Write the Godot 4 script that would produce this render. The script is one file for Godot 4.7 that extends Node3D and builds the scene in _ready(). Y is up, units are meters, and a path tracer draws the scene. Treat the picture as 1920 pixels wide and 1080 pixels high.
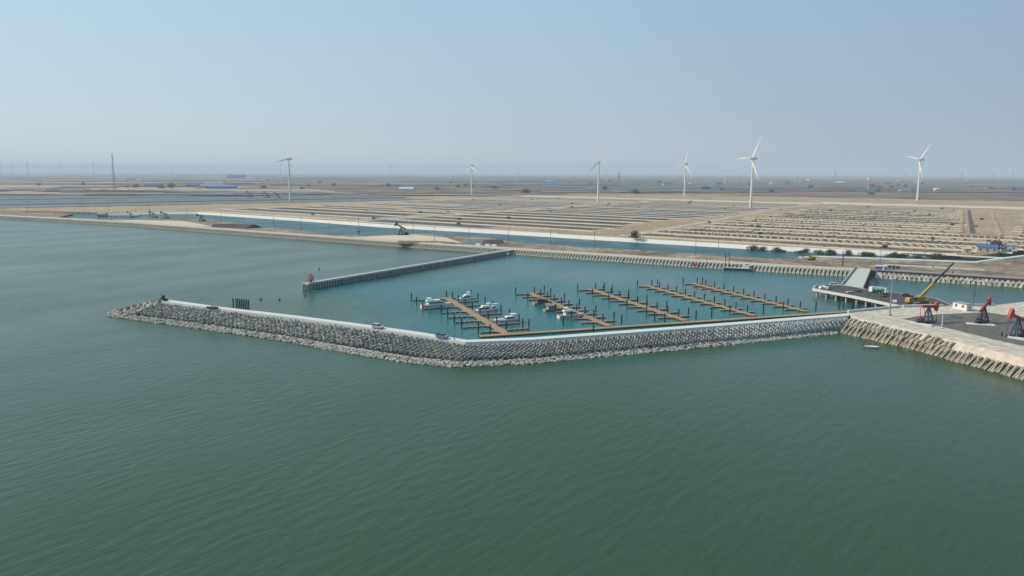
extends Node3D

var M := {}
var T := {}
var taken := {}
var rng := RandomNumberGenerator.new()

# ---------------------------------------------------------------- naming
func numbered(called: String) -> String:
	if not taken.has(called):
		taken[called] = 0
		return called
	taken[called] += 1
	return "%s_%03d" % [called, taken[called]]

func tag(o: Node, label: String, category: String, group := "", kind := ""):
	if label: o.set_meta("label", label)
	if category: o.set_meta("category", category)
	if group: o.set_meta("group", group)
	if kind: o.set_meta("kind", kind)
	return o

func thing(called: String, label: String, category: String, at := Vector3.ZERO, turn := 0.0, group := "") -> Node3D:
	var o := Node3D.new()
	o.name = numbered(called)
	add_child(o)
	o.position = at
	o.rotation.y = turn
	tag(o, label, category, group)
	return o

func copy(src: Node3D, label: String, at: Vector3, turn: float, group := "") -> Node3D:
	var base := String(src.name)
	var r: Node3D = src.duplicate()
	r.name = numbered(base)
	add_child(r)
	r.position = at
	r.rotation = Vector3(0, turn, 0)
	r.set_meta("label", label)
	if group: r.set_meta("group", group)
	return r

func part(parent: Node, called: String, shape, m: Material) -> MeshInstance3D:
	var o := MeshInstance3D.new()
	o.name = called
	o.mesh = shape.commit() if shape is SurfaceTool else shape
	o.material_override = m
	parent.add_child(o, true)
	return o

func struct(called: String, shape, m: Material, parent: Node = self) -> MeshInstance3D:
	var o := part(parent, numbered(called) if parent == self else called, shape, m)
	if parent == self: o.set_meta("kind", "structure")
	return o

func heading(dx: float, dz: float) -> float:
	return atan2(-dz, dx)

# ---------------------------------------------------------------- materials
func noise_tex(freq: float, octaves: int, lo: float, hi: float, sd: int, size := 512, kind := FastNoiseLite.TYPE_SIMPLEX_SMOOTH) -> NoiseTexture2D:
	var n := FastNoiseLite.new()
	n.noise_type = kind
	n.frequency = freq
	n.fractal_octaves = octaves
	n.seed = sd
	var t := NoiseTexture2D.new()
	t.width = size
	t.height = size
	t.seamless = true
	t.noise = n
	var g := Gradient.new()
	g.set_color(0, Color(lo, lo, lo))
	g.set_color(1, Color(hi, hi, hi))
	t.color_ramp = g
	return t

func mk(c: Color, rough := 0.85, tex := "grain", scale := 0.25, metal := 0.0, spec := 0.4) -> StandardMaterial3D:
	var m := StandardMaterial3D.new()
	m.albedo_color = c.linear_to_srgb()
	m.roughness = rough
	m.metallic = metal
	m.metallic_specular = spec
	if tex:
		m.albedo_texture = T[tex]
		m.uv1_triplanar = true
		m.uv1_world_triplanar = true
		m.uv1_scale = Vector3.ONE * scale
	return m

func coarse(m: StandardMaterial3D, tex: String, scale: float) -> StandardMaterial3D:
	m.detail_enabled = true
	m.detail_albedo = T[tex]
	m.detail_blend_mode = BaseMaterial3D.BLEND_MODE_MUL
	m.detail_uv_layer = BaseMaterial3D.DETAIL_UV_2
	m.uv2_triplanar = true
	m.uv2_world_triplanar = true
	m.uv2_scale = Vector3.ONE * scale
	return m

func tinted(m: StandardMaterial3D) -> StandardMaterial3D:
	m.vertex_color_use_as_albedo = true
	return m

# ---------------------------------------------------------------- mesh helpers
func start() -> SurfaceTool:
	var st := SurfaceTool.new()
	st.begin(Mesh.PRIMITIVE_TRIANGLES)
	return st

func tri(st: SurfaceTool, a: Vector3, b: Vector3, c: Vector3):
	var n := (b - a).cross(c - a)
	if n.length_squared() < 1e-14: return
	st.set_normal(n.normalized())
	st.add_vertex(a)
	st.add_vertex(c)
	st.add_vertex(b)

func quad(st: SurfaceTool, a: Vector3, b: Vector3, c: Vector3, d: Vector3):
	tri(st, a, b, c)
	tri(st, a, c, d)

# box with its top face scaled by taper
func box(st: SurfaceTool, xf: Transform3D, s: Vector3, taper := Vector2.ONE):
	var p := []
	for y in [-0.5, 0.5]:
		var k := Vector2.ONE if y < 0 else taper
		for q in [[-0.5, -0.5], [0.5, -0.5], [0.5, 0.5], [-0.5, 0.5]]:
			p.append(xf * Vector3(q[0] * s.x * k.x, y * s.y, q[1] * s.z * k.y))
	quad(st, p[4], p[7], p[6], p[5])
	quad(st, p[0], p[1], p[2], p[3])
	for i in 4:
		var j := (i + 1) % 4
		quad(st, p[j], p[i], p[i + 4], p[j + 4])

func bx(st: SurfaceTool, x: float, y: float, z: float, sx: float, sy: float, sz: float, turn := 0.0):
	box(st, Transform3D(Basis(Vector3.UP, turn), Vector3(x, y + sy / 2, z)), Vector3(sx, sy, sz))

func bar(st: SurfaceTool, a: Vector3, b: Vector3, w: float, h: float):
	var d := (b - a)
	var l := d.length()
	d /= l
	var up := Vector3.UP if absf(d.y) < 0.95 else Vector3.RIGHT
	var side := d.cross(up).normalized()
	var u2 := side.cross(d).normalized()
	box(st, Transform3D(Basis(side, d, u2 * -1.0), (a + b) / 2), Vector3(w, l, h))

func tube(st: SurfaceTool, a: Vector3, b: Vector3, r0: float, r1: float, n := 10, caps := true):
	var d := (b - a).normalized()
	var up := Vector3.UP if absf(d.y) < 0.95 else Vector3.RIGHT
	var s := d.cross(up).normalized()
	var t := s.cross(d).normalized()
	for i in n:
		var f := TAU * i / n
		var g := TAU * (i + 1) / n
		var e0 := s * cos(f) + t * sin(f)
		var e1 := s * cos(g) + t * sin(g)
		var q := [[a + e0 * r0, e0], [a + e1 * r0, e1], [b + e1 * r1, e1], [b + e0 * r1, e0]]
		var flip: bool = ((q[1][0] - q[0][0]).cross(q[2][0] - q[0][0])).dot(e0 + e1) < 0
		for k in ([0, 1, 2, 0, 2, 3] if flip else [0, 2, 1, 0, 3, 2]):
			st.set_normal(q[k][1])
			st.add_vertex(q[k][0])
		if caps:
			if flip:
				tri(st, b, b + e1 * r1, b + e0 * r1)
				tri(st, a, a + e0 * r0, a + e1 * r0)
			else:
				tri(st, b, b + e0 * r1, b + e1 * r1)
				tri(st, a, a + e1 * r0, a + e0 * r0)

# horizontal sheet from a polygon in (x, z)
func sheet(st: SurfaceTool, poly: PackedVector2Array, y: float):
	var ix := Geometry2D.triangulate_polygon(poly)
	for i in range(0, ix.size(), 3):
		var a := Vector3(poly[ix[i]].x, y, poly[ix[i]].y)
		var b := Vector3(poly[ix[i + 1]].x, y, poly[ix[i + 1]].y)
		var c := Vector3(poly[ix[i + 2]].x, y, poly[ix[i + 2]].y)
		if (b - a).cross(c - a).y < 0: tri(st, a, c, b)
		else: tri(st, a, b, c)

# slab: sheet with vertical sides down to y0
func slab(st: SurfaceTool, poly: PackedVector2Array, y0: float, y1: float, bottom := false):
	sheet(st, poly, y1)
	if bottom:
		var s2 := start()
		var ix := Geometry2D.triangulate_polygon(poly)
		for i in range(0, ix.size(), 3):
			var a := Vector3(poly[ix[i]].x, y0, poly[ix[i]].y)
			var b := Vector3(poly[ix[i + 1]].x, y0, poly[ix[i + 1]].y)
			var c := Vector3(poly[ix[i + 2]].x, y0, poly[ix[i + 2]].y)
			if (b - a).cross(c - a).y > 0: tri(st, a, c, b)
			else: tri(st, a, b, c)
	var area := 0.0
	for i in poly.size():
		var p := poly[i]
		var q := poly[(i + 1) % poly.size()]
		area += p.x * q.y - q.x * p.y
	for i in poly.size():
		var p := poly[i]
		var q := poly[(i + 1) % poly.size()]
		if area > 0:
			var t := p
			p = q
			q = t
		quad(st, Vector3(p.x, y0, p.y), Vector3(q.x, y0, q.y), Vector3(q.x, y1, q.y), Vector3(p.x, y1, p.y))

# profile in (x, y), counter-clockwise, extruded along z
func profile(st: SurfaceTool, xf: Transform3D, pts: PackedVector2Array, z0: float, z1: float):
	var ix := Geometry2D.triangulate_polygon(pts)
	for i in range(0, ix.size(), 3):
		var v := [pts[ix[i]], pts[ix[i + 1]], pts[ix[i + 2]]]
		if (v[1] - v[0]).cross(v[2] - v[0]) < 0: v = [v[0], v[2], v[1]]
		tri(st, xf * Vector3(v[0].x, v[0].y, z1), xf * Vector3(v[1].x, v[1].y, z1), xf * Vector3(v[2].x, v[2].y, z1))
		tri(st, xf * Vector3(v[0].x, v[0].y, z0), xf * Vector3(v[2].x, v[2].y, z0), xf * Vector3(v[1].x, v[1].y, z0))
	for i in pts.size():
		var p := pts[i]
		var q := pts[(i + 1) % pts.size()]
		quad(st, xf * Vector3(p.x, p.y, z1), xf * Vector3(p.x, p.y, z0), xf * Vector3(q.x, q.y, z0), xf * Vector3(q.x, q.y, z1))

func band(st: SurfaceTool, low: Array, high: Array):
	for i in low.size() - 1:
		quad(st, low[i], low[i + 1], high[i + 1], high[i])

# raised strip with sloped sides along a line in (x, z)
func ridge(st: SurfaceTool, pts: PackedVector2Array, w0: float, w1: float, y0: float, y1: float):
	var L := []
	for i in pts.size():
		var d := (pts[mini(i + 1, pts.size() - 1)] - pts[maxi(i - 1, 0)]).normalized()
		var n := Vector2(-d.y, d.x)
		var r := []
		for k in [[-w0, y0], [-w1, y1], [w1, y1], [w0, y0]]:
			var q: Vector2 = pts[i] + n * (k[0] / 2.0)
			r.append(Vector3(q.x, k[1], q.y))
		L.append(r)
	for i in L.size() - 1:
		for k in 3:
			quad(st, L[i][k], L[i][k + 1], L[i + 1][k + 1], L[i + 1][k])
	for e in [0, L.size() - 1]:
		quad(st, L[e][0], L[e][1], L[e][2], L[e][3])

func along(pts: PackedVector2Array, s: float) -> Array:  # [point, direction] at distance s
	for i in pts.size() - 1:
		var l := pts[i].distance_to(pts[i + 1])
		if s <= l or i == pts.size() - 2:
			var d := (pts[i + 1] - pts[i]) / l
			return [pts[i] + d * s, d]
		s -= l
	return []

func length_of(pts: PackedVector2Array) -> float:
	var l := 0.0
	for i in pts.size() - 1: l += pts[i].distance_to(pts[i + 1])
	return l

func v3(p: Vector2, y: float) -> Vector3:
	return Vector3(p.x, y, p.y)

func poly(a: Array) -> PackedVector2Array:
	var p := PackedVector2Array()
	for i in range(0, a.size(), 2): p.append(Vector2(a[i], a[i + 1]))
	return p

func many(parent: Node, called: String, m: Mesh, mt: Material, xs: Array, cols := []) -> MultiMeshInstance3D:
	var mm := MultiMesh.new()
	mm.transform_format = MultiMesh.TRANSFORM_3D
	mm.use_colors = cols.size() > 0
	mm.mesh = m
	mm.instance_count = xs.size()
	for i in xs.size():
		mm.set_instance_transform(i, xs[i])
		if cols: mm.set_instance_color(i, cols[i])
	var o := MultiMeshInstance3D.new()
	o.name = called
	o.multimesh = mm
	o.material_override = mt
	parent.add_child(o, true)
	o.set_meta("kind", "stuff")
	return o

# ================================================================= camera, sky, sun
func setup_view():
	var cam := Camera3D.new()
	cam.name = "camera"
	cam.fov = rad_to_deg(2.0 * atan(540.0 / 1371.0))
	cam.near = 1.0
	cam.far = 60000.0
	cam.position = Vector3(0, 60, 0)
	cam.rotation = Vector3(deg_to_rad(-9.0), 0, 0.0035)
	add_child(cam)
	cam.current = true
	var el := deg_to_rad(38.0)
	var az := deg_to_rad(-83.0)   # left of the view, slightly ahead
	var to_sun := Vector3(sin(az) * cos(el), sin(el), -cos(az) * cos(el))
	var sun := DirectionalLight3D.new()
	sun.name = "sun"
	sun.light_energy = 1.55
	sun.light_color = Color(1.0, 0.925, 0.825)
	sun.light_angular_distance = 0.55
	sun.shadow_enabled = true
	add_child(sun)
	sun.look_at_from_position(to_sun * 100.0, Vector3.ZERO)
	var im := Image.create(512, 256, false, Image.FORMAT_RGBF)
	for y in 256:
		var th := (y + 0.5) / 256.0 * PI
		for x in 512:
			var ph := (x + 0.5) / 512.0 * TAU
			var d := Vector3(sin(ph) * sin(th), cos(th), -cos(ph) * sin(th))
			var e := rad_to_deg(asin(clampf(d.y, 0.0, 1.0)))
			var t := 1.0 - exp(-e / 16.0)
			var c := Vector3(0.505, 0.565, 0.612).lerp(Vector3(0.205, 0.45, 0.68), t)
			var g := d.dot(to_sun)
			c *= Vector3.ONE + Vector3(0.57, 0.53, 0.39) * g + Vector3.ONE * 0.5 * pow(maxf(g, 0.0), 12.0)
			im.set_pixel(x, y, Color(c.x, c.y, c.z))
	var ps := PanoramaSkyMaterial.new()
	ps.panorama = ImageTexture.create_from_image(im)
	var sky := Sky.new()
	sky.sky_material = ps
	var env := Environment.new()
	env.background_mode = Environment.BG_SKY
	env.sky = sky
	env.tonemap_mode = Environment.TONE_MAPPER_LINEAR
	env.tonemap_exposure = 1.0
	env.fog_enabled = true
	env.fog_density = 0.00011
	env.fog_light_color = Color(0.90, 0.95, 1.0)
	env.sdfgi_enabled = true
	env.ssao_enabled = true
	env.ssil_enabled = true
	var we := WorldEnvironment.new()
	we.name = "environment"
	we.environment = env
	add_child(we)

func setup_materials():
	T.grain = noise_tex(0.03, 5, 0.72, 1.0, 3)
	T.fine = noise_tex(0.09, 4, 0.80, 1.0, 5)
	T.blotch = noise_tex(0.012, 5, 0.55, 1.0, 7)
	T.gusts = noise_tex(0.006, 4, 0.62, 1.0, 31, 1024)
	T.soft = noise_tex(0.01, 3, 0.82, 1.0, 11)
	M.concrete_white = mk(Color(0.74, 0.73, 0.70), 0.9, "grain", 0.12)
	M.concrete_pale = mk(Color(0.62, 0.60, 0.56), 0.9, "grain", 0.12)
	M.concrete = mk(Color(0.46, 0.45, 0.43), 0.9, "grain", 0.12)
	M.concrete_grey = mk(Color(0.33, 0.33, 0.33), 0.9, "grain", 0.12)
	M.concrete_dark = mk(Color(0.16, 0.155, 0.15), 0.92, "grain", 0.15)
	M.underlayer = mk(Color(0.24, 0.225, 0.205), 0.95, "grain", 0.15)
	M.concrete_tan = coarse(mk(Color(0.82, 0.705, 0.575), 0.92, "fine", 0.08), "grain", 0.02)
	M.block = tinted(mk(Color(1, 1, 1), 0.92, "grain", 0.3))
	M.rock = tinted(mk(Color(1, 1, 1), 0.95, "grain", 0.4))
	M.fin = mk(Color(0.37, 0.315, 0.24), 0.93, "grain", 0.3)
	M.fin_pale = mk(Color(0.52, 0.48, 0.40), 0.93, "grain", 0.3)
	M.soil = coarse(mk(Color(0.62, 0.45, 0.31), 0.97, "blotch", 0.02), "blotch", 0.004)
	M.field = coarse(mk(Color(0.67, 0.475, 0.30), 0.97, "blotch", 0.03), "soft", 0.003)
	M.berm = mk(Color(0.72, 0.59, 0.45), 0.97, "grain", 0.05)
	M.mud = coarse(mk(Color(0.105, 0.088, 0.08), 0.9, "blotch", 0.05), "soft", 0.006)
	M.reed = coarse(mk(Color(0.185, 0.15, 0.12), 0.95, "blotch", 0.08), "soft", 0.01)
	M.road = mk(Color(0.56, 0.485, 0.39), 0.95, "grain", 0.06)
	M.bank = mk(Color(0.70, 0.67, 0.61), 0.92, "fine", 0.06)
	M.asphalt = coarse(mk(Color(0.20, 0.178, 0.155), 0.93, "fine", 0.1), "grain", 0.025)
	M.deck_asphalt = mk(Color(0.10, 0.095, 0.095), 0.93, "blotch", 0.08)
	M.timber = mk(Color(0.42, 0.265, 0.16), 0.85, "grain", 0.5)
	M.timber_side = mk(Color(0.36, 0.245, 0.165), 0.9, "grain", 0.5)
	M.float_black = mk(Color(0.035, 0.035, 0.038), 0.7, "fine", 0.6)
	M.pile = mk(Color(0.022, 0.026, 0.032), 0.55, "grain", 0.4)
	M.pile_rust = mk(Color(0.16, 0.075, 0.05), 0.85, "grain", 0.6)
	M.white_paint = mk(Color(0.80, 0.80, 0.79), 0.35, "fine", 0.2, 0.0, 0.5)
	M.white_matt = mk(Color(0.78, 0.77, 0.75), 0.7, "fine", 0.2)
	M.gel = mk(Color(0.80, 0.795, 0.78), 0.25, "fine", 0.3, 0.0, 0.5)
	M.gel_grey = mk(Color(0.42, 0.41, 0.40), 0.4, "grain", 0.4)
	M.canvas = mk(Color(0.30, 0.29, 0.29), 0.9, "grain", 0.6)
	M.teak = mk(Color(0.36, 0.27, 0.18), 0.8, "grain", 0.8)
	M.glass = mk(Color(0.03, 0.04, 0.05), 0.08, "", 1, 0.0, 0.6)
	M.red = mk(Color(0.50, 0.07, 0.06), 0.55, "grain", 0.5)
	M.red_mid = mk(Color(0.30, 0.045, 0.045), 0.6, "grain", 0.5)
	M.red_dark = mk(Color(0.16, 0.03, 0.035), 0.6, "grain", 0.5)
	M.blue_steel = mk(Color(0.045, 0.075, 0.13), 0.55, "grain", 0.5)
	M.navy = mk(Color(0.02, 0.028, 0.075), 0.5, "grain", 0.5)
	M.dark_steel = mk(Color(0.04, 0.04, 0.045), 0.6, "grain", 0.5)
	M.steel = mk(Color(0.38, 0.39, 0.40), 0.5, "fine", 0.5, 0.3)
	M.tyre = mk(Color(0.02, 0.02, 0.02), 0.9, "fine", 1)
	M.yellow = mk(Color(0.55, 0.33, 0.04), 0.5, "grain", 0.5)
	M.mixer_green = mk(Color(0.10, 0.36, 0.29), 0.5, "grain", 0.6)
	M.silver = mk(Color(0.55, 0.57, 0.60), 0.3, "fine", 0.4, 0.2)
	M.car_blue = mk(Color(0.20, 0.27, 0.40), 0.35, "fine", 0.4)
	M.roof_blue = mk(Color(0.06, 0.17, 0.42), 0.6, "grain", 0.2)
	M.roof_grey = mk(Color(0.40, 0.35, 0.34), 0.85, "grain", 0.3)
	M.wall_cream = mk(Color(0.66, 0.58, 0.44), 0.9, "grain", 0.3)
	M.wood_pole = mk(Color(0.20, 0.185, 0.17), 0.9, "grain", 0.5)
	M.shrub = mk(Color(0.10, 0.075, 0.045), 0.95, "fine", 0.5)
	M.leaf = mk(Color(0.06, 0.075, 0.035), 0.9, "fine", 0.5)
	M.bark = mk(Color(0.10, 0.075, 0.055), 0.95, "grain", 0.8)
	M.skin = mk(Color(0.36, 0.22, 0.16), 0.7, "", 1)

# ================================================================= water
const HARBOUR := [-60.0, -350.0, -105.0, -368.0, -52.0, -452.0, -6.0, -535.0, 86.0, -490.0, 197.0, -428.0, 330.0, -360.0, 330.0, -320.0, 190.0, -310.0, 135.0, -284.0, 46.0, -250.0, -14.0, -234.0, -60.0, -262.0]

func water_material(waves: float, shine := 0.35) -> StandardMaterial3D:
	var m := StandardMaterial3D.new()
	m.roughness = 0.31
	m.metallic_specular = shine
	m.heightmap_enabled = true
	if not T.has("waves"):
		var n := FastNoiseLite.new()
		n.noise_type = FastNoiseLite.TYPE_SIMPLEX_SMOOTH
		n.frequency = 0.05
		n.fractal_octaves = 4
		n.fractal_gain = 0.5
		n.seed = 21
		var t := NoiseTexture2D.new()
		t.width = 2048
		t.height = 2048
		t.seamless = true
		t.noise = n
		T.waves = t
	m.heightmap_texture = T.waves
	m.roughness_texture = T.gusts
	m.heightmap_scale = waves
	return m

func sea_axis(lo: float, hi: float, fine0: float, fine1: float, step: float, wide: float) -> Array:
	var a := []
	var x := lo
	while x < hi:
		a.append(x)
		x += step if x >= fine0 and x < fine1 else wide
	a.append(hi)
	return a

func build_water():
	var hp := poly(HARBOUR)
	var nz := FastNoiseLite.new()
	nz.seed = 4
	nz.frequency = 0.004
	nz.fractal_octaves = 4
	var nf := FastNoiseLite.new()
	nf.seed = 9
	nf.frequency = 0.011
	nf.fractal_octaves = 4
	var xs := sea_axis(-1500, 900, -260, 360, 5.0, 30.0)
	var zs := sea_axis(-1120, 120, -560, -180, 5.0, 20.0)
	var wd := Vector2(0.80, 0.60)       # across the wave crests (x, z)
	var wl := Vector2(-0.60, 0.80)      # along the crests
	var n := xs.size()
	var P := PackedVector3Array()
	var C := PackedColorArray()
	var W := PackedVector2Array()
	var K := PackedFloat32Array()
	for z in zs:
		for x in xs:
			var p := Vector2(x, z)
			var inside := Geometry2D.is_point_in_polygon(p, hp)
			var dist := 1e9
			for i in hp.size():
				dist = minf(dist, p.distance_to(Geometry2D.get_closest_point_to_segment(p, hp[i], hp[(i + 1) % hp.size()])))
			var k := smoothstep(-34.0, 26.0, (dist if inside else -dist) + nf.get_noise_2d(x, z) * 26.0)
			var sea_c := Vector3(0.024, 0.047, 0.013).lerp(Vector3(0.031, 0.061, 0.031), clampf(0.5 + nz.get_noise_2d(x, z) * 1.2, 0, 1))
			var har := Vector3(0.016, 0.106, 0.104)
			# sediment drifting across the outer half of the basin
			var mid := p.dot(Vector2(0.42, -0.91)) - 402.0
			var silt := exp(-pow((mid + nf.get_noise_2d(x * 0.6 + 300.0, z * 0.6) * 34.0) / 26.0, 2.0))
			har = har.lerp(Vector3(0.070, 0.115, 0.105), 0.75 * silt)
			har = har.lerp(Vector3(0.024, 0.070, 0.060), 0.8 * smoothstep(150.0, 250.0, x + nf.get_noise_2d(x, z + 90.0) * 40.0))
			har *= 1.0 + 0.10 * nf.get_noise_2d(x + 70, z)
			var c := sea_c.lerp(har, k)
			C.append(Color(c.x, c.y, c.z))
			W.append(Vector2(p.dot(wd) / 300.0, p.dot(wl) / 900.0))
			P.append(Vector3(x, 0, z))
			K.append(k)
	# open sea, the choppy mouth and the sheltered basin
	var sts := [start(), start(), start()]
	for j in zs.size() - 1:
		for i in n - 1:
			var a := j * n + i
			var st: SurfaceTool = sts[0 if K[a] < 0.3 else 1 if K[a] < 0.7 else 2]
			for q in [a, a + 1, a + n, a + 1, a + n + 1, a + n]:
				st.set_color(C[q])
				st.set_normal(Vector3.UP)
				st.set_uv(W[q])
				st.add_vertex(P[q])
	struct("sea", sts[0], tinted(water_material(12.5)))
	struct("harbour_mouth_water", sts[1], tinted(water_material(11.0, 0.26)))
	struct("harbour_basin_water", sts[2], tinted(water_material(9.0, 0.22)))
	var st := start()
	# canal behind the dyke, a little above sea level
	var m := water_material(12.0)
	m.albedo_color = Color(0.012, 0.075, 0.09).linear_to_srgb()
	m.metallic_specular = 0.15
	m.roughness = 0.4
	M.canal = m
	var cp := poly([-760, -1010, -640, -960, -420, -850, -240, -690, -100, -620, 0, -580, 150, -490, 330, -440, 520, -380, 520, -560, 340, -530, 200, -585, 0, -720, -140, -805, -330, -960, -445, -1042, -560, -1130, -760, -1130])
	for q in Geometry2D.triangulate_polygon(cp):
		st.set_normal(Vector3.UP)
		st.set_uv(cp[q] / 300.0)
		st.add_vertex(v3(cp[q], 0.7))
	struct("canal", st, m)

# ================================================================= dyke, land, salt pans
const U := Vector2(0.805, 0.594)
const V := Vector2(0.594, -0.805)
const O := Vector2(-0.2, -700.0)

func ab(a: float, b: float) -> Vector2:
	return O + U * a + V * b

func fin_mesh() -> ArrayMesh:
	# concrete armour unit of the sea walls: a leaning column with a pointed head and a side leg
	var st := start()
	box(st, Transform3D(Basis(Vector3.RIGHT, -0.72), Vector3(0, 1.35, 0.35)), Vector3(0.95, 4.1, 0.8), Vector2(0.72, 0.8))
	box(st, Transform3D(Basis(Vector3.RIGHT, -0.72), Vector3(0, 3.05, -1.15)), Vector3(0.66, 0.8, 0.6), Vector2(0.25, 0.5))
	bar(st, Vector3(-0.95, -0.2, 1.9), Vector3(-0.1, 1.9, 0.2), 0.5, 0.6)
	bar(st, Vector3(0.1, 2.3, -0.2), Vector3(0.85, 3.0, -1.5), 0.5, 0.55)
	return st.commit()

func build_land():
	var fin := fin_mesh()
	# --- land strip between sea and canal
	var dl := poly([-1500, -1376, -1050, -1138, -644.7, -922.2, -422.2, -803.9, -239.5, -682.7, -105, -597.2, -8.1, -541, 85.6, -485.6, 157.2, -445.2, 202, -424])
	var top := PackedVector2Array()
	for i in dl.size():
		var d := (dl[mini(i + 1, dl.size() - 1)] - dl[maxi(i - 1, 0)]).normalized()
		top.append(dl[i] + Vector2(d.y, -d.x) * 5.0)
	var ground := thing("ground", "", "")
	ground.set_meta("kind", "structure")
	var A := top.duplicate()
	A.append_array(poly([206, -431, 213, -429, 242, -414, 276, -394, 303, -379, 520, -255, 900, -100, 900, -430, 540, -600, 420, -545, 359, -510, 333, -493, 301, -471, 263, -485, 210, -502, 172, -488.5, 95, -540, 53, -562, -2, -604, -20, -643, -50, -658, -90, -686, -127, -655, -165, -665, -210, -719, -268, -767, -357, -876, -410, -894, -481, -870, -560, -905, -590, -985, -722, -1050, -1100, -1300, -1500, -1500]))
	var st := start()
	slab(st, A, -1.0, 3.2)
	part(ground, "dyke_land", st, M.soil)
	# --- far plain with the salt pans
	var B := poly([-24000, -2700, -2600, -2640, -1500, -1506, -1100, -1306, -722, -1056, -560, -1010, -441, -1030, -330.8, -948, -227.6, -869, -138.8, -794, -0.2, -707, 93.3, -642, 199.9, -571, 267.3, -538, 331.7, -516, 352, -530, 396, -566, 540, -640, 900, -440, 24000, -440, 24000, -25000, -24000, -25000])
	st = start()
	slab(st, B, -1.0, 3.0)
	part(ground, "plain", st, M.field)
	# --- white concrete-lined bank of the canal
	var bk := [[-560, -1012], [-441, -1030], [-330.8, -948], [-227.6, -869], [-138.8, -794], [-0.2, -707], [93.3, -642], [199.9, -571], [267.3, -538], [318, -520.5]]
	var low := []
	var high := []
	var back := []
	for p in bk:
		low.append(Vector3(p[0] - 3.4, 0.4, p[1] + 4.8))
		high.append(Vector3(p[0] - 0.1, 3.35, p[1] + 0.2))
		back.append(Vector3(p[0] + 2.0, 3.35, p[1] - 2.6))
	st = start()
	band(st, low, high)
	band(st, high, back)
	part(ground, "canal_bank", st, M.bank)
	# second pale bank on the near side, right
	st = start()
	ridge(st, poly([196, -495, 210, -501, 236, -494, 263, -485, 301, -471.5, 333, -493, 359, -510, 420, -546]), 5.0, 3.0, 2.6, 3.7)
	part(ground, "canal_bank", st, M.bank)
	st = start()
	for p in [[233, -455, 257, -443.5], [258, -443, 281, -431.5]]:
		bar(st, Vector3(p[0], 3.5, p[1]), Vector3(p[2], 3.5, p[3]), 2.4, 0.7)
	part(ground, "low_wall", st, M.concrete_white)
	# --- paved crest road of the dyke
	var r0 := []
	var r1 := []
	var r2 := []
	for i in top.size():
		var d := (top[mini(i + 1, top.size() - 1)] - top[maxi(i - 1, 0)]).normalized()
		var nn := Vector2(d.y, -d.x)
		r0.append(v3(top[i] - nn * 1.2, 3.3))
		r1.append(v3(top[i] + nn * 0.6, 3.9))
		r2.append(v3(top[i] + nn * 7.0, 3.9))
	st = start()
	band(st, r0, r1)
	band(st, r1, r2)
	part(ground, "dyke_road", st, M.road)
	# --- revetment slope and its concrete units
	low = []
	for i in dl.size(): low.append(v3(dl[i], -0.6))
	var wall := thing("sea_dyke", "long sea dyke faced with pale concrete armour units below the shore road", "sea wall")
	st = start()
	band(st, low, r0)
	part(wall, "slope", st, M.underlayer)
	var xs := []
	var L := length_of(dl)
	var s := 380.0
	while s < L - 3.0:
		var q := along(dl, s)
		var d: Vector2 = q[1]
		var b := Basis(Vector3.UP, heading(d.x, d.y)).rotated(Vector3.UP, 0.0)
		var p: Vector2 = q[0] + Vector2(d.y, -d.x) * 1.6
		xs.append(Transform3D(b.scaled(Vector3(1, rng.randf_range(0.95, 1.06), 1)) * Basis(Vector3.UP, rng.randf_range(-0.12, 0.12)), v3(p, rng.randf_range(-0.15, 0.1))))
		s += 2.35
	many(wall, "armour_units", fin, M.fin_pale, xs)
	build_fields(ground)
	build_far(ground)
	build_land_details(ground)

func strip(parent: Node, called: String, a0: float, a1: float, b: float, w: float, y: float, m: Material, wob := 0.0):
	# flat bed of a pan: ragged edges
	var P := PackedVector2Array()
	var Q := PackedVector2Array()
	var n := maxi(2, int((a1 - a0) / 14.0))
	for i in n + 1:
		var a := lerpf(a0, a1, float(i) / n)
		P.append(ab(a, b - w / 2 + rng.randf_range(-wob, wob)))
		Q.append(ab(a, b + w / 2 + rng.randf_range(-wob, wob)))
	Q.reverse()
	P.append_array(Q)
	var st := start()
	sheet(st, P, y)
	part(parent, called, st, m)

func berm(parent: Node, a0: float, b0: float, a1: float, b1: float, w: float, h: float, m: Material):
	var P := PackedVector2Array()
	var n := maxi(2, int(Vector2(a1 - a0, b1 - b0).length() / 18.0))
	var side := Vector2(b1 - b0, a0 - a1).normalized()
	for i in n + 1:
		var t := float(i) / n
		var o := rng.randf_range(-0.8, 0.8)
		P.append(ab(lerpf(a0, a1, t) + side.x * o, lerpf(b0, b1, t) + side.y * o))
	var st := start()
	ridge(st, P, w, w * 0.45, 2.9, 3.0 + h)
	part(parent, "berm", st, m)

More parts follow.
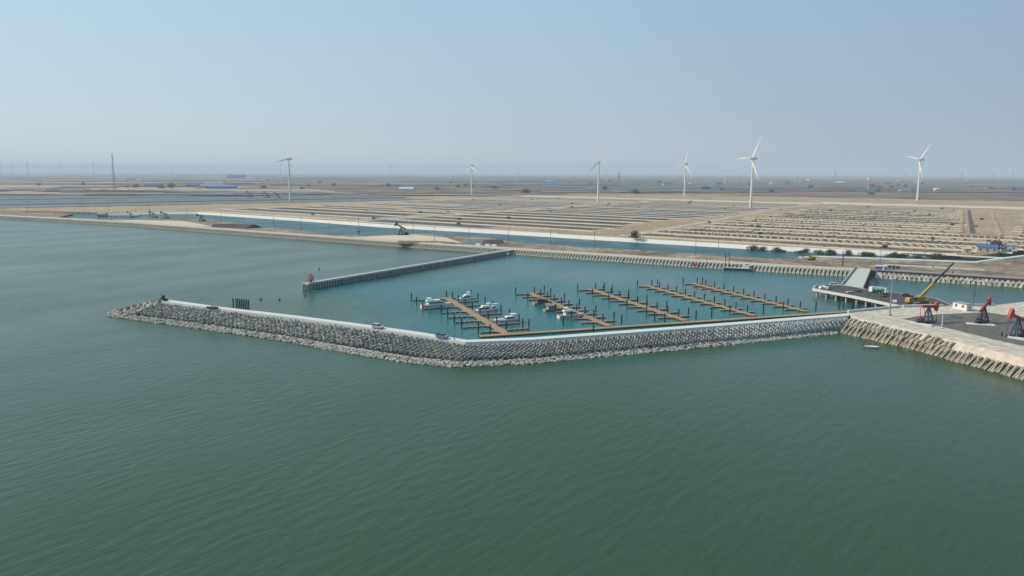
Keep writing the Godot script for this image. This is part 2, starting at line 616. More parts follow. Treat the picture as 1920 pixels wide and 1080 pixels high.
func build_fields(ground: Node3D):
	M.pan_water = mk(Color(0.055, 0.06, 0.06), 0.45, "soft", 0.02, 0, 0.25)
	# columns of pans between cross tracks: [a0, a1, first b, last b, share of wet beds]
	var cols := [[-585, -252, 34, 800, 0.5], [-238, 50, 22, 820, 0.55], [98, 298, 45, 800, 0.15], [378, 640, 120, 760, 0.1]]
	for ci in cols.size():
		var c = cols[ci]
		var b: float = c[2]
		while b < c[3]:
			var a0: float = c[0] + rng.randf_range(0, 22)
			var a1: float = c[1] - rng.randf_range(0, 22)
			var w := rng.randf_range(42.0, 54.0) * (1.0 if b < 300 else 0.8)
			if ci >= 2: w = rng.randf_range(34.0, 46.0)
			if b == c[2]: b += w * 0.35
			if ci == 2: a1 = (296.0 + (790.0 - b) * 0.098 if b > 260.0 else 392.0) - rng.randf_range(0, 10)
			if ci == 0: a0 += maxf(0, (70.0 - b) * 1.2)
			berm(ground, a0 - 8, b - w / 2, a1 + 8, b - w / 2, rng.randf_range(8.0, 13.0), rng.randf_range(0.15, 0.32), M.berm)
			if ci < 2:
				# long dark beds, often broken in two
				var cut := lerpf(a0, a1, rng.randf_range(0.35, 0.8))
				for h in ([[a0, cut - 4], [cut + 4, a1]] if rng.randf() < 0.55 else [[a0, a1]]):
					var m1: Material = M.mud if rng.randf() < 0.5 else M.reed
					if rng.randf() < 0.25: m1 = M.pan_water
					if rng.randf() < 0.9:
						strip(ground, "pan_bed", h[0], h[1], b + rng.randf_range(-2, 4), w * rng.randf_range(0.52, 0.74), 3.04, m1, 2.4)
			else:
				if b > 360.0 or rng.randf() < 0.3:
					strip(ground, "pan_bed", a0, lerpf(a0, a1, rng.randf_range(0.7, 1.0)), b, w * rng.randf_range(0.3, 0.52), 3.04, M.reed if rng.randf() < 0.5 else M.mud, 2.2)
				# short trenches dug across the bed, some orderly, some ragged
				if b < 640.0:
					var neat := rng.randf() < 0.4
					var pitch := rng.randf_range(4.6, 6.5) if neat else rng.randf_range(7.0, 12.0)
					var st := start()
					var hs := start()
					var skew := rng.randf_range(-9, 9)
					var a := a0 + 4.0
					var half := w * rng.randf_range(0.22, 0.36)
					while a < a1:
						if neat or rng.randf() < 0.75:
							var k := 0.0 if neat else rng.randf_range(-5, 5)
							var oo := 0.0 if neat else rng.randf_range(-6, 6)
							var hw := half * (1.0 if neat else rng.randf_range(0.35, 1.0))
							var tw := rng.randf_range(1.1, 2.0)
							var sk := skew + k
							sheet(st, PackedVector2Array([ab(a - sk / 2 - tw, b - hw + oo), ab(a - sk / 2 + tw, b - hw + oo), ab(a + sk / 2 + tw, b + hw + oo), ab(a + sk / 2 - tw, b + hw + oo)]), 3.05)
							ridge(hs, PackedVector2Array([ab(a - sk / 2 + tw + 1.4, b - hw + oo), ab(a + sk / 2 + tw + 1.4, b + hw + oo)]), 2.6, 0.5, 2.9, 3.0 + rng.randf_range(0.4, 0.9))
						a += pitch * rng.randf_range(0.92, 1.08)
					part(ground, "trench_beds", st, M.mud).set_meta("kind", "stuff")
					part(ground, "spoil_ridges", hs, M.field).set_meta("kind", "stuff")
			b += w
	# tracks between the columns
	for t in [[-604, 60, -626, 880, 9.0], [-245, 10, -248, 860, 6.0], [106, 30, 56, 640, 7.0], [60, 560, 50, 900, 6.0]]:
		berm(ground, t[0], t[1], t[2], t[3], t[4] + 4.0, 0.5, M.road)
	# ditch on the right with dark wet bed and raised pale sides
	var st := start()
	sheet(st, PackedVector2Array([ab(352, 270), ab(305, 800), ab(309, 800), ab(357, 270)]), 3.05)
	part(ground, "ditch_bed", st, M.reed)
	berm(ground, 345, 270, 299, 800, 5.0, 0.6, M.field)
	berm(ground, 378, 260, 338, 790, 5.0, 0.6, M.field)
	# straight furrows, far right
	for k in 9:
		strip(ground, "furrow", 392 + k * 14, 396 + k * 14, 340, 190, 3.05, M.mud, 0.4)
	# pale bare edge where the pans end
	for q in [[-640, 60, 905, 70], [40, 700, 950, 90]]:
		strip(ground, "bare_ground", q[0], q[1], q[2], q[3], 3.03, M.berm, 12.0)

func build_far(ground: Node3D):
	M.far_water = mk(Color(0.055, 0.075, 0.08), 0.32, "soft", 0.004, 0, 0.33)
	M.far_teal = mk(Color(0.05, 0.085, 0.08), 0.36, "soft", 0.004, 0, 0.33)
	M.far_brown = coarse(mk(Color(0.46, 0.28, 0.18), 0.97, "blotch", 0.01), "blotch", 0.001)
	M.far_dark = coarse(mk(Color(0.105, 0.088, 0.08), 0.97, "blotch", 0.01), "blotch", 0.001)
	M.far_pale = coarse(mk(Color(0.60, 0.49, 0.38), 0.97, "blotch", 0.01), "blotch", 0.001)
	M.salt = mk(Color(0.72, 0.68, 0.63), 0.95, "grain", 0.02)
	# brown marsh beyond the pans, then ever larger ponds and flats
	var st := start()
	sheet(st, poly([-300, -1700, 350, -2000, 900, -1640, 1700, -1250, 5000, -700, 9000, -9000, -2500, -9000, -1500, -4200]), 3.08)
	part(ground, "marsh", st, M.far_brown)
	var mats := [M.far_water, M.far_teal, M.far_brown, M.far_dark, M.far_pale, M.far_water, M.field]
	var names := ["pond", "pond", "marsh", "marsh", "flat", "pond", "flat"]
	for i in 420:
		var t := rng.randf()
		var depth := 1750.0 * pow(11.0, t)
		var x := rng.randf_range(-0.85, 0.85) * depth
		if depth < 1.75e3 + 0.25 * absf(x) and x > -500: continue
		var l := depth * rng.randf_range(0.08, 0.34)
		var w := depth * rng.randf_range(0.012, 0.05)
		var k := rng.randi() % mats.size()
		var dir := Vector2(0.97, rng.randf_range(-0.22, 0.22)).normalized()
		var sd := Vector2(-dir.y, dir.x)
		var c := Vector2(x, -depth)
		var P := PackedVector2Array()
		var nseg := 9
		for j in nseg + 1:
			P.append(c + dir * l * (float(j) / nseg - 0.5) + sd * w * (0.5 + rng.randf_range(-0.07, 0.07)))
		for j in nseg + 1:
			P.append(c - dir * l * (float(j) / nseg - 0.5) - sd * w * (0.5 + rng.randf_range(-0.07, 0.07)))
		st = start()
		sheet(st, P, 3.12 + 0.006 * i)
		part(ground, names[k], st, mats[k])
	# large ponds on the left, with thin dark dams between them
	var du := Vector2(0.83, -0.56).normalized()
	var dv := Vector2(0.56, 0.83).normalized()
	var o := Vector2(-1130, -1560)
	for j in 7:
		var b0 := -560.0 + j * 128.0
		for i in 3:
			var a0 := -900.0 + i * 560.0
			if j >= 5 and i == 2: continue
			st = start()
			var p0 := o + du * a0 - dv * b0
			sheet(st, PackedVector2Array([p0, p0 + du * 558.0, p0 + du * 558.0 - dv * 112.0, p0 - dv * 112.0]), 7.3 if false else 3.07)
			part(ground, "pond", st, M.far_water if (i + j) % 3 else M.far_teal)
		st = start()
		var q0 := o + du * -900.0 - dv * (b0 - 8.0)
		ridge(st, PackedVector2Array([q0, q0 + du * 1680.0]), 13.0, 6.0, 2.9, 4.4)
		part(ground, "dam", st, M.reed if j % 2 else M.soil)
	# white salt heaps lined up in the distance on the left
	st = start()
	for i in 20:
		var x := -1900.0 + i * 42.0 + rng.randf_range(-16, 16)
		ridge(st, PackedVector2Array([Vector2(x, -2180 - i * 3.0), Vector2(x + rng.randf_range(10, 44), -2180 - i * 3.0 + rng.randf_range(-14, 14))]), rng.randf_range(9, 22), 3, 2.9, rng.randf_range(3.4, 5.8))
	part(ground, "salt_heaps", st, M.salt).set_meta("kind", "stuff")

func build_land_details(ground: Node3D):
	# bare pad, pond and mound beside the dyke
	var st := start()
	sheet(st, poly([-46, -585, -30, -612, -14, -606, -12, -580, -26, -572]), 3.3)
	part(ground, "pond", st, M.far_water)
	st = start()
	ridge(st, poly([-92, -592, -60, -590, -48, -580]), 15, 3, 3.1, 4.8)
	part(ground, "spoil_mound", st, M.soil)
	st = start()
	ridge(st, poly([-22, -585, -8, -590]), 14, 2, 3.1, 6.2)
	part(ground, "spoil_mound", st, M.reed)
	st = start()
	ridge(st, poly([-306, -752, -280, -752, -262, -742]), 22, 4, 3.1, 6.5)
	part(ground, "spoil_mound", st, M.mud)
	st = start()
	sheet(st, poly([-140, -640, -118, -615, -70, -604, -40, -590, -58, -640, -92, -672]), 3.26)
	part(ground, "bare_pad", st, M.berm)
	st = start()
	sheet(st, poly([-470, -860, -380, -845, -310, -760, -345, -768, -440, -835]), 3.26)
	part(ground, "bare_pad", st, M.berm)

# ================================================================= breakwater
const BF := [-149.7, -306.2, -115.2, -287.4, -80.2, -269.8, -48.9, -252.4, -28.6, -240.1, -15.5, -231.0, 7.1, -235.1, 44.4, -247.8, 86.1, -262.9, 130.5, -278.7]
const BT := [-159.7, -296.4, -118.3, -276.2, -82.7, -257.6, -51.6, -237.7, -32.3, -226.8, -18.3, -222.5, 4.3, -226.0, 41.4, -239.7, 84.2, -256.0, 123.0, -272.5]
const BB := [-152.8, -314.1, -118.3, -294.6, -82.6, -277.1, -50.4, -259.6, -29.6, -247.3, -15.0, -237.1, 7.3, -241.2, 45.9, -254.6, 88.9, -269.8, 135.0, -286.7]

func armour_block() -> ArrayMesh:
	var st := start()
	box(st, Transform3D(), Vector3(0.72, 0.8, 0.72))
	for s in [0.0, PI]:
		box(st, Transform3D(Basis(Vector3.RIGHT, s), Vector3(0, 0.78 * cos(s), 0)), Vector3(0.70, 0.78, 0.70), Vector2(0.55, 0.55))
	for s in [-1.0, 1.0]:
		box(st, Transform3D(Basis(Vector3(0, 0, 1), -s * PI / 2), Vector3(s * 0.70, 0, 0)), Vector3(0.66, 0.72, 0.62), Vector2(0.5, 0.5))
	box(st, Transform3D(Basis(Vector3.RIGHT, PI / 2), Vector3(0, 0, 0.56)), Vector3(0.55, 0.42, 0.55), Vector2(0.6, 0.6))
	return st.commit()

func rock_mesh(sd: int) -> ArrayMesh:
	var r := RandomNumberGenerator.new()
	r.seed = sd
	var sp := SphereMesh.new()
	sp.radial_segments = 7
	sp.rings = 4
	var arr := sp.get_mesh_arrays()
	var vs: PackedVector3Array = arr[Mesh.ARRAY_VERTEX]
	var key := {}
	for i in vs.size():
		var k := Vector3i(vs[i] * 100.0)
		if not key.has(k): key[k] = r.randf_range(0.72, 1.25)
		vs[i] *= key[k]
	var ix: PackedInt32Array = arr[Mesh.ARRAY_INDEX]
	var st := start()
	for i in range(0, ix.size(), 3):
		tri(st, vs[ix[i]], vs[ix[i + 2]], vs[ix[i + 1]])
	return st.commit()

func build_breakwater():
	var F := poly(BF)
	var G := poly(BT)
	var K := poly(BB)
	var bw := thing("breakwater", "bent rubble breakwater with grey concrete blocks and a white crest road", "breakwater")
	var f5 := []
	var f6 := []
	var fb := []
	var b5 := []
	var b0 := []
	var t0 := []
	var fm := []
	for i in F.size():
		var n := (K[i] - F[i]).normalized()
		f5.append(v3(F[i], 3.9))
		f6.append(v3(F[i] + n * 2.6, 5.0))
		fb.append(v3(F[i] + n * 2.6, 4.2))
		b5.append(v3(K[i], 5.0))
		b0.append(v3(K[i] + n * 0.3, -0.6))
		t0.append(v3(F[i].lerp(G[i], 0.84), -0.9))
		fm.append(v3(F[i].lerp(G[i], 0.05), 3.7))
	var st := start()
	band(st, fb, f6)
	band(st, f6, b5)
	band(st, b5, b0)
	# rounded landing at the end
	quad(st, v3(F[0], 3.9), f6[0], b5[0], v3(K[0], -0.6))
	part(bw, "crest_road", st, M.concrete_white)
	st = start()
	band(st, fm, f5)
	band(st, f5, fb)
	part(bw, "crest_face", st, M.concrete_grey)
	# core of the slope under the blocks and the round head
	st = start()
	band(st, t0, fm)
	var head_c := Vector2(-152.0, -309.5)
	var ring := [Vector2(-159.7, -296.4), Vector2(-167.5, -300.5), Vector2(-171.5, -309.0), Vector2(-169.0, -317.5), Vector2(-160.5, -322.5), Vector2(-152.0, -322.0)]
	var inner := [Vector2(-149.9, -306.0), Vector2(-151.5, -306.3), Vector2(-153.3, -308.5), Vector2(-154.0, -311.0), Vector2(-153.6, -313.5), Vector2(-152.4, -314.5)]
	for i in ring.size() - 1:
		quad(st, v3(ring[i], -0.9), v3(ring[i + 1], -0.9), v3(inner[i + 1], 4.6), v3(inner[i], 4.6))
		tri(st, v3(head_c, 4.9), v3(inner[i], 4.6), v3(inner[i + 1], 4.6))
	part(bw, "core", st, M.underlayer)
	# low stone berm at the foot of the slope
	var bh := []
	var bl := []
	for i in F.size():
		bh.append(v3(F[i].lerp(G[i], 0.76), 0.75))
		bl.append(v3(G[i] + (G[i] - F[i]).normalized() * 0.8, -0.5))
	st = start()
	band(st, bl, bh)
	part(bw, "toe_berm", st, M.fin_pale)
	# armour blocks laid in rows on the slope
	var blk := armour_block()
	var all := []
	var lf := length_of(F)
	var ROWS := 6
	for i in F.size() - 1:
		var n := int(round(F[i].distance_to(F[i + 1]) / 2.2))
		if i == 5: n += 4
		for j in n:
			for r in ROWS:
				var t := (j + 0.5 + 0.5 * (r % 2)) / n
				var q := (r + 0.65) / (ROWS + 1.0)
				var f := F[i].lerp(F[i + 1], minf(t, 1.0))
				var g := G[i].lerp(G[i + 1], minf(t, 1.0))
				var along_d := (F[i + 1] - F[i]).normalized()
				var p := v3(f.lerp(g, q * 0.80), lerpf(4.35, 0.95, q))
				var e := float(i) + t
				all.append([p, along_d, r, e])
	for i in 5:
		for r in ROWS:
			var q := (r + 0.6) / (ROWS + 0.5)
			var n := 3 + int(r * 0.75)
			for j in n:
				var t := (j + 0.5) / n
				var a: Vector2 = inner[i].lerp(inner[i + 1], t)
				var b: Vector2 = ring[i].lerp(ring[i + 1], t)
				all.append([v3(a.lerp(b, q), lerpf(4.4, 0.3, q)), (ring[i + 1] - ring[i]).normalized(), r, -1.0])
	var made := []
	for w in all:
		var p: Vector3 = w[0]
		var d: Vector2 = w[1]
		var loose: float = 0.15 if w[3] > 3.6 else 0.55
		var b := Basis(Vector3.UP, heading(d.x, d.y))
		b = b * Basis(Vector3.RIGHT, 0.45 + rng.randf_range(-loose, loose) * 0.8)
		b = b * Basis(Vector3(0, 0, 1), 0.5 + rng.randf_range(-loose, loose))
		b = b * Basis(Vector3.UP, rng.randf_range(-loose, loose) * 1.5)
		b = b.scaled(Vector3.ONE * rng.randf_range(0.93, 1.07) * 1.04)
		var e: float = w[3]
		var base := Vector3(0.37, 0.36, 0.345)
		if e < 4.0: base = Vector3(0.53, 0.49, 0.43).lerp(base, smoothstep(2.0, 4.0, e))
		if e > 7.2: base = base.lerp(Vector3(0.60, 0.60, 0.585), smoothstep(7.2, 8.2, e + rng.randf_range(-0.3, 0.3)))
		base *= rng.randf_range(0.70, 1.14)
		var off := Vector3(rng.randf_range(-1, 1), rng.randf_range(-0.5, 0.8), rng.randf_range(-1, 1)) * loose * 0.4
		made.append([Transform3D(b, p + off), Color(base.x, base.y, base.z)])
	# the 300 nearest blocks are single parts, the rest one mass
	made.sort_custom(func(x, y): return x[0].origin.distance_squared_to(Vector3(0, 60, 0)) < y[0].origin.distance_squared_to(Vector3(0, 60, 0)))
	var tones := []
	for k in 6:
		tones.append(mk(Vector3ToColor(Vector3(0.37, 0.36, 0.345) * (0.74 + k * 0.075)), 0.92, "grain", 0.3))
	for i in 300:
		var o := part(bw, "armour_block", blk, tones[rng.randi() % 6])
		o.transform = made[i][0]
	var xs := []
	var cs := []
	for i in range(300, made.size()):
		xs.append(made[i][0])
		cs.append(made[i][1])
	many(bw, "armour_blocks", blk, M.block, xs, cs)
	# toe rubble along the waterline
	var toe := PackedVector2Array([Vector2(-164, -324), ring[3], ring[2], ring[1]])
	toe.append_array(G)
	xs = []
	cs = []
	var L := length_of(toe)
	for i in 4000:
		var q := along(toe, rng.randf() * L)
		var d: Vector2 = q[1]
		var n := Vector2(-d.y, d.x)
		var off := rng.randf_range(-2.3, 1.6)
		var p: Vector2 = q[0] + n * off
		var sc := rng.randf_range(0.5, 1.2)
		var b := Basis.from_euler(Vector3(rng.randf() * 6, rng.randf() * 6, rng.randf() * 6)).scaled(Vector3(sc * 1.2, sc * 0.8, sc))
		xs.append(Transform3D(b, v3(p, 0.36 - off * 0.2 + rng.randf_range(-0.15, 0.15))))
		var c := Vector3(0.50, 0.46, 0.40) * rng.randf_range(0.55, 1.2)
		cs.append(Color(c.x, c.y, c.z))
	many(bw, "toe_rubble", rock_mesh(3), M.rock, xs, cs)

func Vector3ToColor(v: Vector3) -> Color:
	return Color(v.x, v.y, v.z)

# ================================================================= pier
func build_pier():
	var p := thing("pier", "long straight concrete pier on dark close-set piles, reaching from the dyke", "pier", Vector3(-104.0, 0, -369.5), 0.0)
	var a := Vector2(-104.0, -369.5)
	var b := Vector2(-3.5, -531.0)
	var d := (b - a).normalized()
	var n := Vector2(d.y, -d.x)   # towards the open sea side
	if n.x > 0: n = -n
	var L := a.distance_to(b)
	var root := Vector2(-104.0, -369.5)
	var st := start()
	var w := 4.6
	slab(st, PackedVector2Array([a - root, b + d * 16 - root, b + d * 16 + n * w - root, a + n * w - root]), 2.75, 3.4, true)
	part(p, "deck", st, M.concrete_pale)
	st = start()
	for s in [0.15, w - 0.15]:
		bar(st, v3(a + n * s - root, 3.55), v3(b + n * s - root, 3.55), 0.3, 0.3)
	part(p, "kerb", st, M.concrete_white)
	st = start()
	tube(st, Vector3(0, -2, 0), Vector3(0, 2.8, 0), 0.52, 0.52, 8)
	var pm := st.commit()
	var i := 0
	var s := 0.6
	while s < L:
		for side in [0.45, w - 0.45]:
			if side > 1.0 and i > 6: continue
			var o := part(p, "pile", pm, M.concrete if rng.randf() < 0.75 else M.concrete_grey)
			o.position = v3(a + d * s + n * side - root, 0)
		s += 1.9
		i += 1
	st = start()
	for k in [0.9, 2.4, 3.9]:
		tube(st, v3(a + n * k - root, -2), v3(a + n * k - root, 2.8), 0.5, 0.5, 8)
	part(p, "end_piles", st, M.concrete_grey)
	st = start()
	bar(st, v3(a + d * 3 + n * 1.3 - root, 1.1), v3(b + n * 1.3 - root, 1.1), 0.5, 3.6)
	part(p, "screen_wall", st, M.underlayer)
	# red beacon frame near the end
	var q := a + d * 3.6 + n * 2.2
	var t := thing("beacon_tower", "red steel beacon frame standing on the end of the long pier", "beacon", v3(q, 3.4), heading(d.x, d.y))
	t.scale = Vector3.ONE * 0.95
	for c in [[-1, -1], [1, -1], [1, 1], [-1, 1]]:
		st = start()
		bar(st, Vector3(c[0] * 1.25, 0, c[1] * 1.1), Vector3(c[0] * 0.75, 3.6, c[1] * 0.7), 0.28, 0.28)
		part(t, "leg", st, M.red)
	st = start()
	bx(st, 0, 1.6, 0, 2.5, 0.25, 2.2)
	bx(st, 0, 3.5, 0, 2.0, 0.22, 1.9)
	for sgn in [-1, 1]:
		bar(st, Vector3(-1.1, 0.2, sgn * 1.05), Vector3(0.9, 3.4, sgn * 0.8), 0.2, 0.2)
	part(t, "bracing", st, M.red)
	st = start()
	tube(st, Vector3(0, 3.7, 0), Vector3(0, 4.7, 0), 0.45, 0.35, 10)
	part(t, "lantern", st, M.red)
	var k := part(t, "cabinet", boxm(Vector3(1.1, 1.2, 0.9), Vector3(0, 0.6, 0)), M.red_dark)
	k.name = "cabinet"

func boxm(s: Vector3, at := Vector3.ZERO) -> ArrayMesh:
	var st := start()
	box(st, Transform3D(Basis(), at), s)
	return st.commit()

# ================================================================= marina
const DT := Vector2(0.3494, 0.9370)
const DN := Vector2(-0.9370, 0.3494)

func pile_proto(h: float) -> ArrayMesh:
	var st := start()
	tube(st, Vector3(0, -3, 0), Vector3(0, h, 0), 0.27, 0.27, 8)
	tube(st, Vector3(0, h, 0), Vector3(0, h + 0.25, 0), 0.29, 0.05, 8)
	return st.commit()

func pile(at: Vector2, label: String, group: String, h := 3.6):
	if not M.has("pile_shape"):
		M.pile_shape = pile_proto(3.6)
		M.pile_tall = pile_proto(4.4)
	var o := part(self, numbered("mooring_pile"), M.pile_shape if h < 4.0 else M.pile_tall, M.pile)
	o.position = v3(at, 0)
	tag(o, label, "pile", group)

func dock(label: String, S: Vector2, length: float, lefts: Array, rights: Array, w: float):
	# lefts / rights: [distance along the walkway, length]
	var t := thing("floating_dock", label, "dock", v3(S, 0), heading(DT.x, DT.y))
	# local x runs along the walkway towards the breakwater, local -z lies to its left
	var st := start()
	bx(st, length / 2, 0.42, 0, length, 0.16, w)
	part(t, "walkway", st, M.timber)
	st = start()
	var x := 1.2
	while x < length:
		bx(st, x, -0.15, 0, 1.7, 0.56, w * 0.9)
		x += 2.5
	part(t, "float", st, M.float_black)
	st = start()
	for s in [-1, 1]:
		bx(st, length / 2, 0.36, s * (w / 2 + 0.06), length, 0.2, 0.1)
	part(t, "fender_rail", st, M.timber_side)
	for side in [[lefts, 1.0], [rights, -1.0]]:
		for f in side[0]:
			var sg: float = side[1]
			st = start()
			bx(st, f[0], 0.36, sg * (w / 2 + f[1] / 2), 1.15, 0.14, f[1])
			var o := part(t, "finger", st, M.timber if f[1] < 10 else M.timber_side)
			st = start()
			# gusset where the finger meets the walkway
			var g := start()
			var y := 0.36
			slab(g, PackedVector2Array([Vector2(f[0] - 2.2, sg * w / 2), Vector2(f[0] + 2.2, sg * w / 2), Vector2(f[0] + 0.55, sg * (w / 2 + 1.9)), Vector2(f[0] - 0.55, sg * (w / 2 + 1.9))]), y, y + 0.155)
			part(o, "gusset", g, M.timber)
			var z := w / 2 + 1.3
			while z < w / 2 + f[1]:
				bx(st, f[0], -0.2, sg * z, 1.2, 0.55, 1.25)
				z += 2.1
			part(o, "float", st, M.float_black)
	return t

func on_dock(S: Vector2, s: float, off: float) -> Vector2:
	return S + DT * s + DN * off

func build_marina():
	var docks := [
		{"S": Vector2(-31.2, -344.8), "n": "first", "len": 83.0, "w": 3.0},
		{"S": Vector2(9.1, -359.5), "n": "second", "len": 83.5, "w": 2.5},
		{"S": Vector2(41.0, -373.0), "n": "third", "len": 86.0, "w": 2.5},
		{"S": Vector2(72.3, -384.9), "n": "fourth", "len": 87.0, "w": 2.3},
		{"S": Vector2(98.7, -394.1), "n": "fifth", "len": 86.0, "w": 2.3}]
	var labels := [
		"leftmost floating timber dock with long fingers and most of the yachts",
		"second floating timber dock from the left, with three boats on its left side",
		"third floating timber dock from the left, empty, in the middle of the marina",
		"fourth floating timber dock from the left, empty, with short fingers",
		"rightmost floating timber dock, empty, nearest the trestle platform"]
	for i in 5:
		var D = docks[i]
		var lf := []
		var rt := []
		var g: String = "piles of the %s dock from the left" % D.n
		var pl: String = "dark steel mooring pile at the %s floating dock from the left" % D.n
		if i == 0:
			for q in [[0.6, 17.0], [11.8, 17.0], [23.2, 17.0], [35.2, 11.8], [45.9, 11.9], [56.3, 12.0], [66.8, 12.0], [77.3, 8.6]]:
				lf.append([q[0], q[1] - 1.5])
				pile(on_dock(D.S, q[0] - 0.95, q[1] + 0.1), pl, g)
			for k in 8:
				var s := 0.9 + k * 10.8
				rt.append([s, 10.5])
				pile(on_dock(D.S, s - 0.95, -12.2), pl, g)
				if k > 0: pile(on_dock(D.S, s + 0.95, -2.1), pl, g)
			for q in [[-0.4, 0.0], [3.2, -1.9], [80.0, 5.2], [74.6, -10.0]]:
				pile(on_dock(D.S, q[0], q[1]), pl, g)
		else:
			var nf := 10 if i < 3 else 11
			var stp := [0.0, 8.15, 8.5, 7.85, 7.85][i] as float
			var fl := [0.0, 6.6, 6.6, 5.2, 5.2][i] as float
			for k in nf:
				var s := 0.6 + k * stp
				lf.append([s, fl])
				rt.append([s, fl])
				pile(on_dock(D.S, s + 0.95, -(D.w / 2 + 0.35)), pl, g)
				if i < 3:
					if k % 2 == 0: pile(on_dock(D.S, s - 0.9, fl + D.w / 2 - 0.2), pl, g)
					if k % 2 == 1 or k == 0: pile(on_dock(D.S, s - 0.9, -(fl + D.w / 2 - 0.2)), pl, g)
				elif k == 0:
					pile(on_dock(D.S, s - 0.9, fl + D.w / 2 - 0.2), pl, g)
					pile(on_dock(D.S, s - 0.9, -(fl + D.w / 2 - 0.2)), pl, g)
				elif k == nf - 1:
					pile(on_dock(D.S, s - 0.9, fl + D.w / 2 - 0.2), pl, g)
					pile(on_dock(D.S, s + 3.6, -(fl + D.w / 2 + 1.5)), pl, g)
		dock(labels[i], D.S, D.len, lf, rt, D.w)
	# the long dock beside the breakwater that joins the five
	var a := Vector2(-11.7, -262.2)
	var b := Vector2(149.5, -314.0)
	var d := (b - a).normalized()
	var L := a.distance_to(b)
	var t := thing("floating_dock", "long floating walkway lying along the inside of the breakwater", "dock", v3(a, 0), heading(d.x, d.y))
	var st := start()
	bx(st, L / 2, 0.50, 0, L, 0.16, 2.6)
	part(t, "walkway", st, M.timber)
	st = start()
	var x := 1.4
	while x < L:
		bx(st, x, -0.15, 0, 2.3, 0.62, 2.4)
		x += 3.1
	part(t, "float", st, M.float_black)
	st = start()
	for s in [-1, 1]:
		bx(st, L / 2, 0.34, s * 1.36, L, 0.26, 0.1)
	part(t, "fender_rail", st, M.timber_side)
	for q in [[30.5, -263.0], [20.3, -279.0], [44.0, -283.0], [58.5, -289.5], [76.5, -293.8], [84.0, -297.5], [62.0, -286.8]]:
		pile(Vector2(q[0], q[1]) + Vector2(0, -4.5), "dark steel mooring pile standing free behind the long breakwater walkway", "piles behind the long walkway")
	for q in [[146.0, -321.0], [149.5, -324.0], [151.0, -319.5], [153.5, -323.5], [155.0, -321.0]]:
		pile(Vector2(q[0], q[1]), "dark steel mooring pile in the cluster below the trestle platform", "piles below the trestle platform")
	# row of sheet piles standing behind the breakwater, left
	for k in 9:
		var p := Vector2(-120.6, -312.6).lerp(Vector2(-113.4, -309.8), k / 8.0) + (Vector2(-0.5, 0) if k == 0 else Vector2.ZERO)
		st = start()
		tube(st, Vector3(0, -3, 0), Vector3(0, 5.3, 0), 0.29, 0.29, 8)
		tube(st, Vector3(0, 5.3, 0), Vector3(0, 5.5, 0), 0.31, 0.15, 8)
		var o := part(self, numbered("steel_pile"), st, M.pile)
		o.position = v3(p, 0)
		tag(o, "tall dark pile in the close row behind the left breakwater arm", "pile", "close row of piles behind the left arm")
	build_boats(docks)

# ---------------------------------------------------------------- boats
func hull(st: SurfaceTool, L: float, B: float, H: float, flare := 1.0):
	var n := 14
	var R := []
	for i in n + 1:
		var t := float(i) / n
		var hb := B / 2 * (0.9 + 0.1 * minf(t / 0.35, 1.0))
		if t > 0.42: hb *= maxf(0.02, 1.0 - pow((t - 0.42) / 0.58, 2.4))
		var h := H * (0.86 + 0.34 * t * t)
		var x := -L / 2 + L * t
		var rise := 0.0 if t < 0.7 else (t - 0.7) * 1.2 * H
		R.append([Vector3(x - (0.0 if t < 0.9 else 0.0), -0.35 + rise * 0.9, 0), Vector3(x, 0.05 + rise * 0.4, hb * 0.82), Vector3(x + flare * 0.35 * t * t, h, hb), Vector3(x + flare * 0.35 * t * t, h, -hb), Vector3(x, 0.05 + rise * 0.4, -hb * 0.82)])
	for i in n:
		for k in 5:
			var m := (k + 1) % 5
			if k == 2:
				var a: Vector3 = R[i][2] - Vector3(0, 0.12, 0)
				quad(st, R[i][2] - Vector3(0, 0.1, 0), R[i + 1][2] - Vector3(0, 0.1, 0), R[i + 1][3] - Vector3(0, 0.1, 0), R[i][3] - Vector3(0, 0.1, 0))
			else:
				quad(st, R[i][k], R[i + 1][k], R[i + 1][m], R[i][m])
	for k in range(1, 4): tri(st, R[0][0], R[0][k], R[0][k + 1])

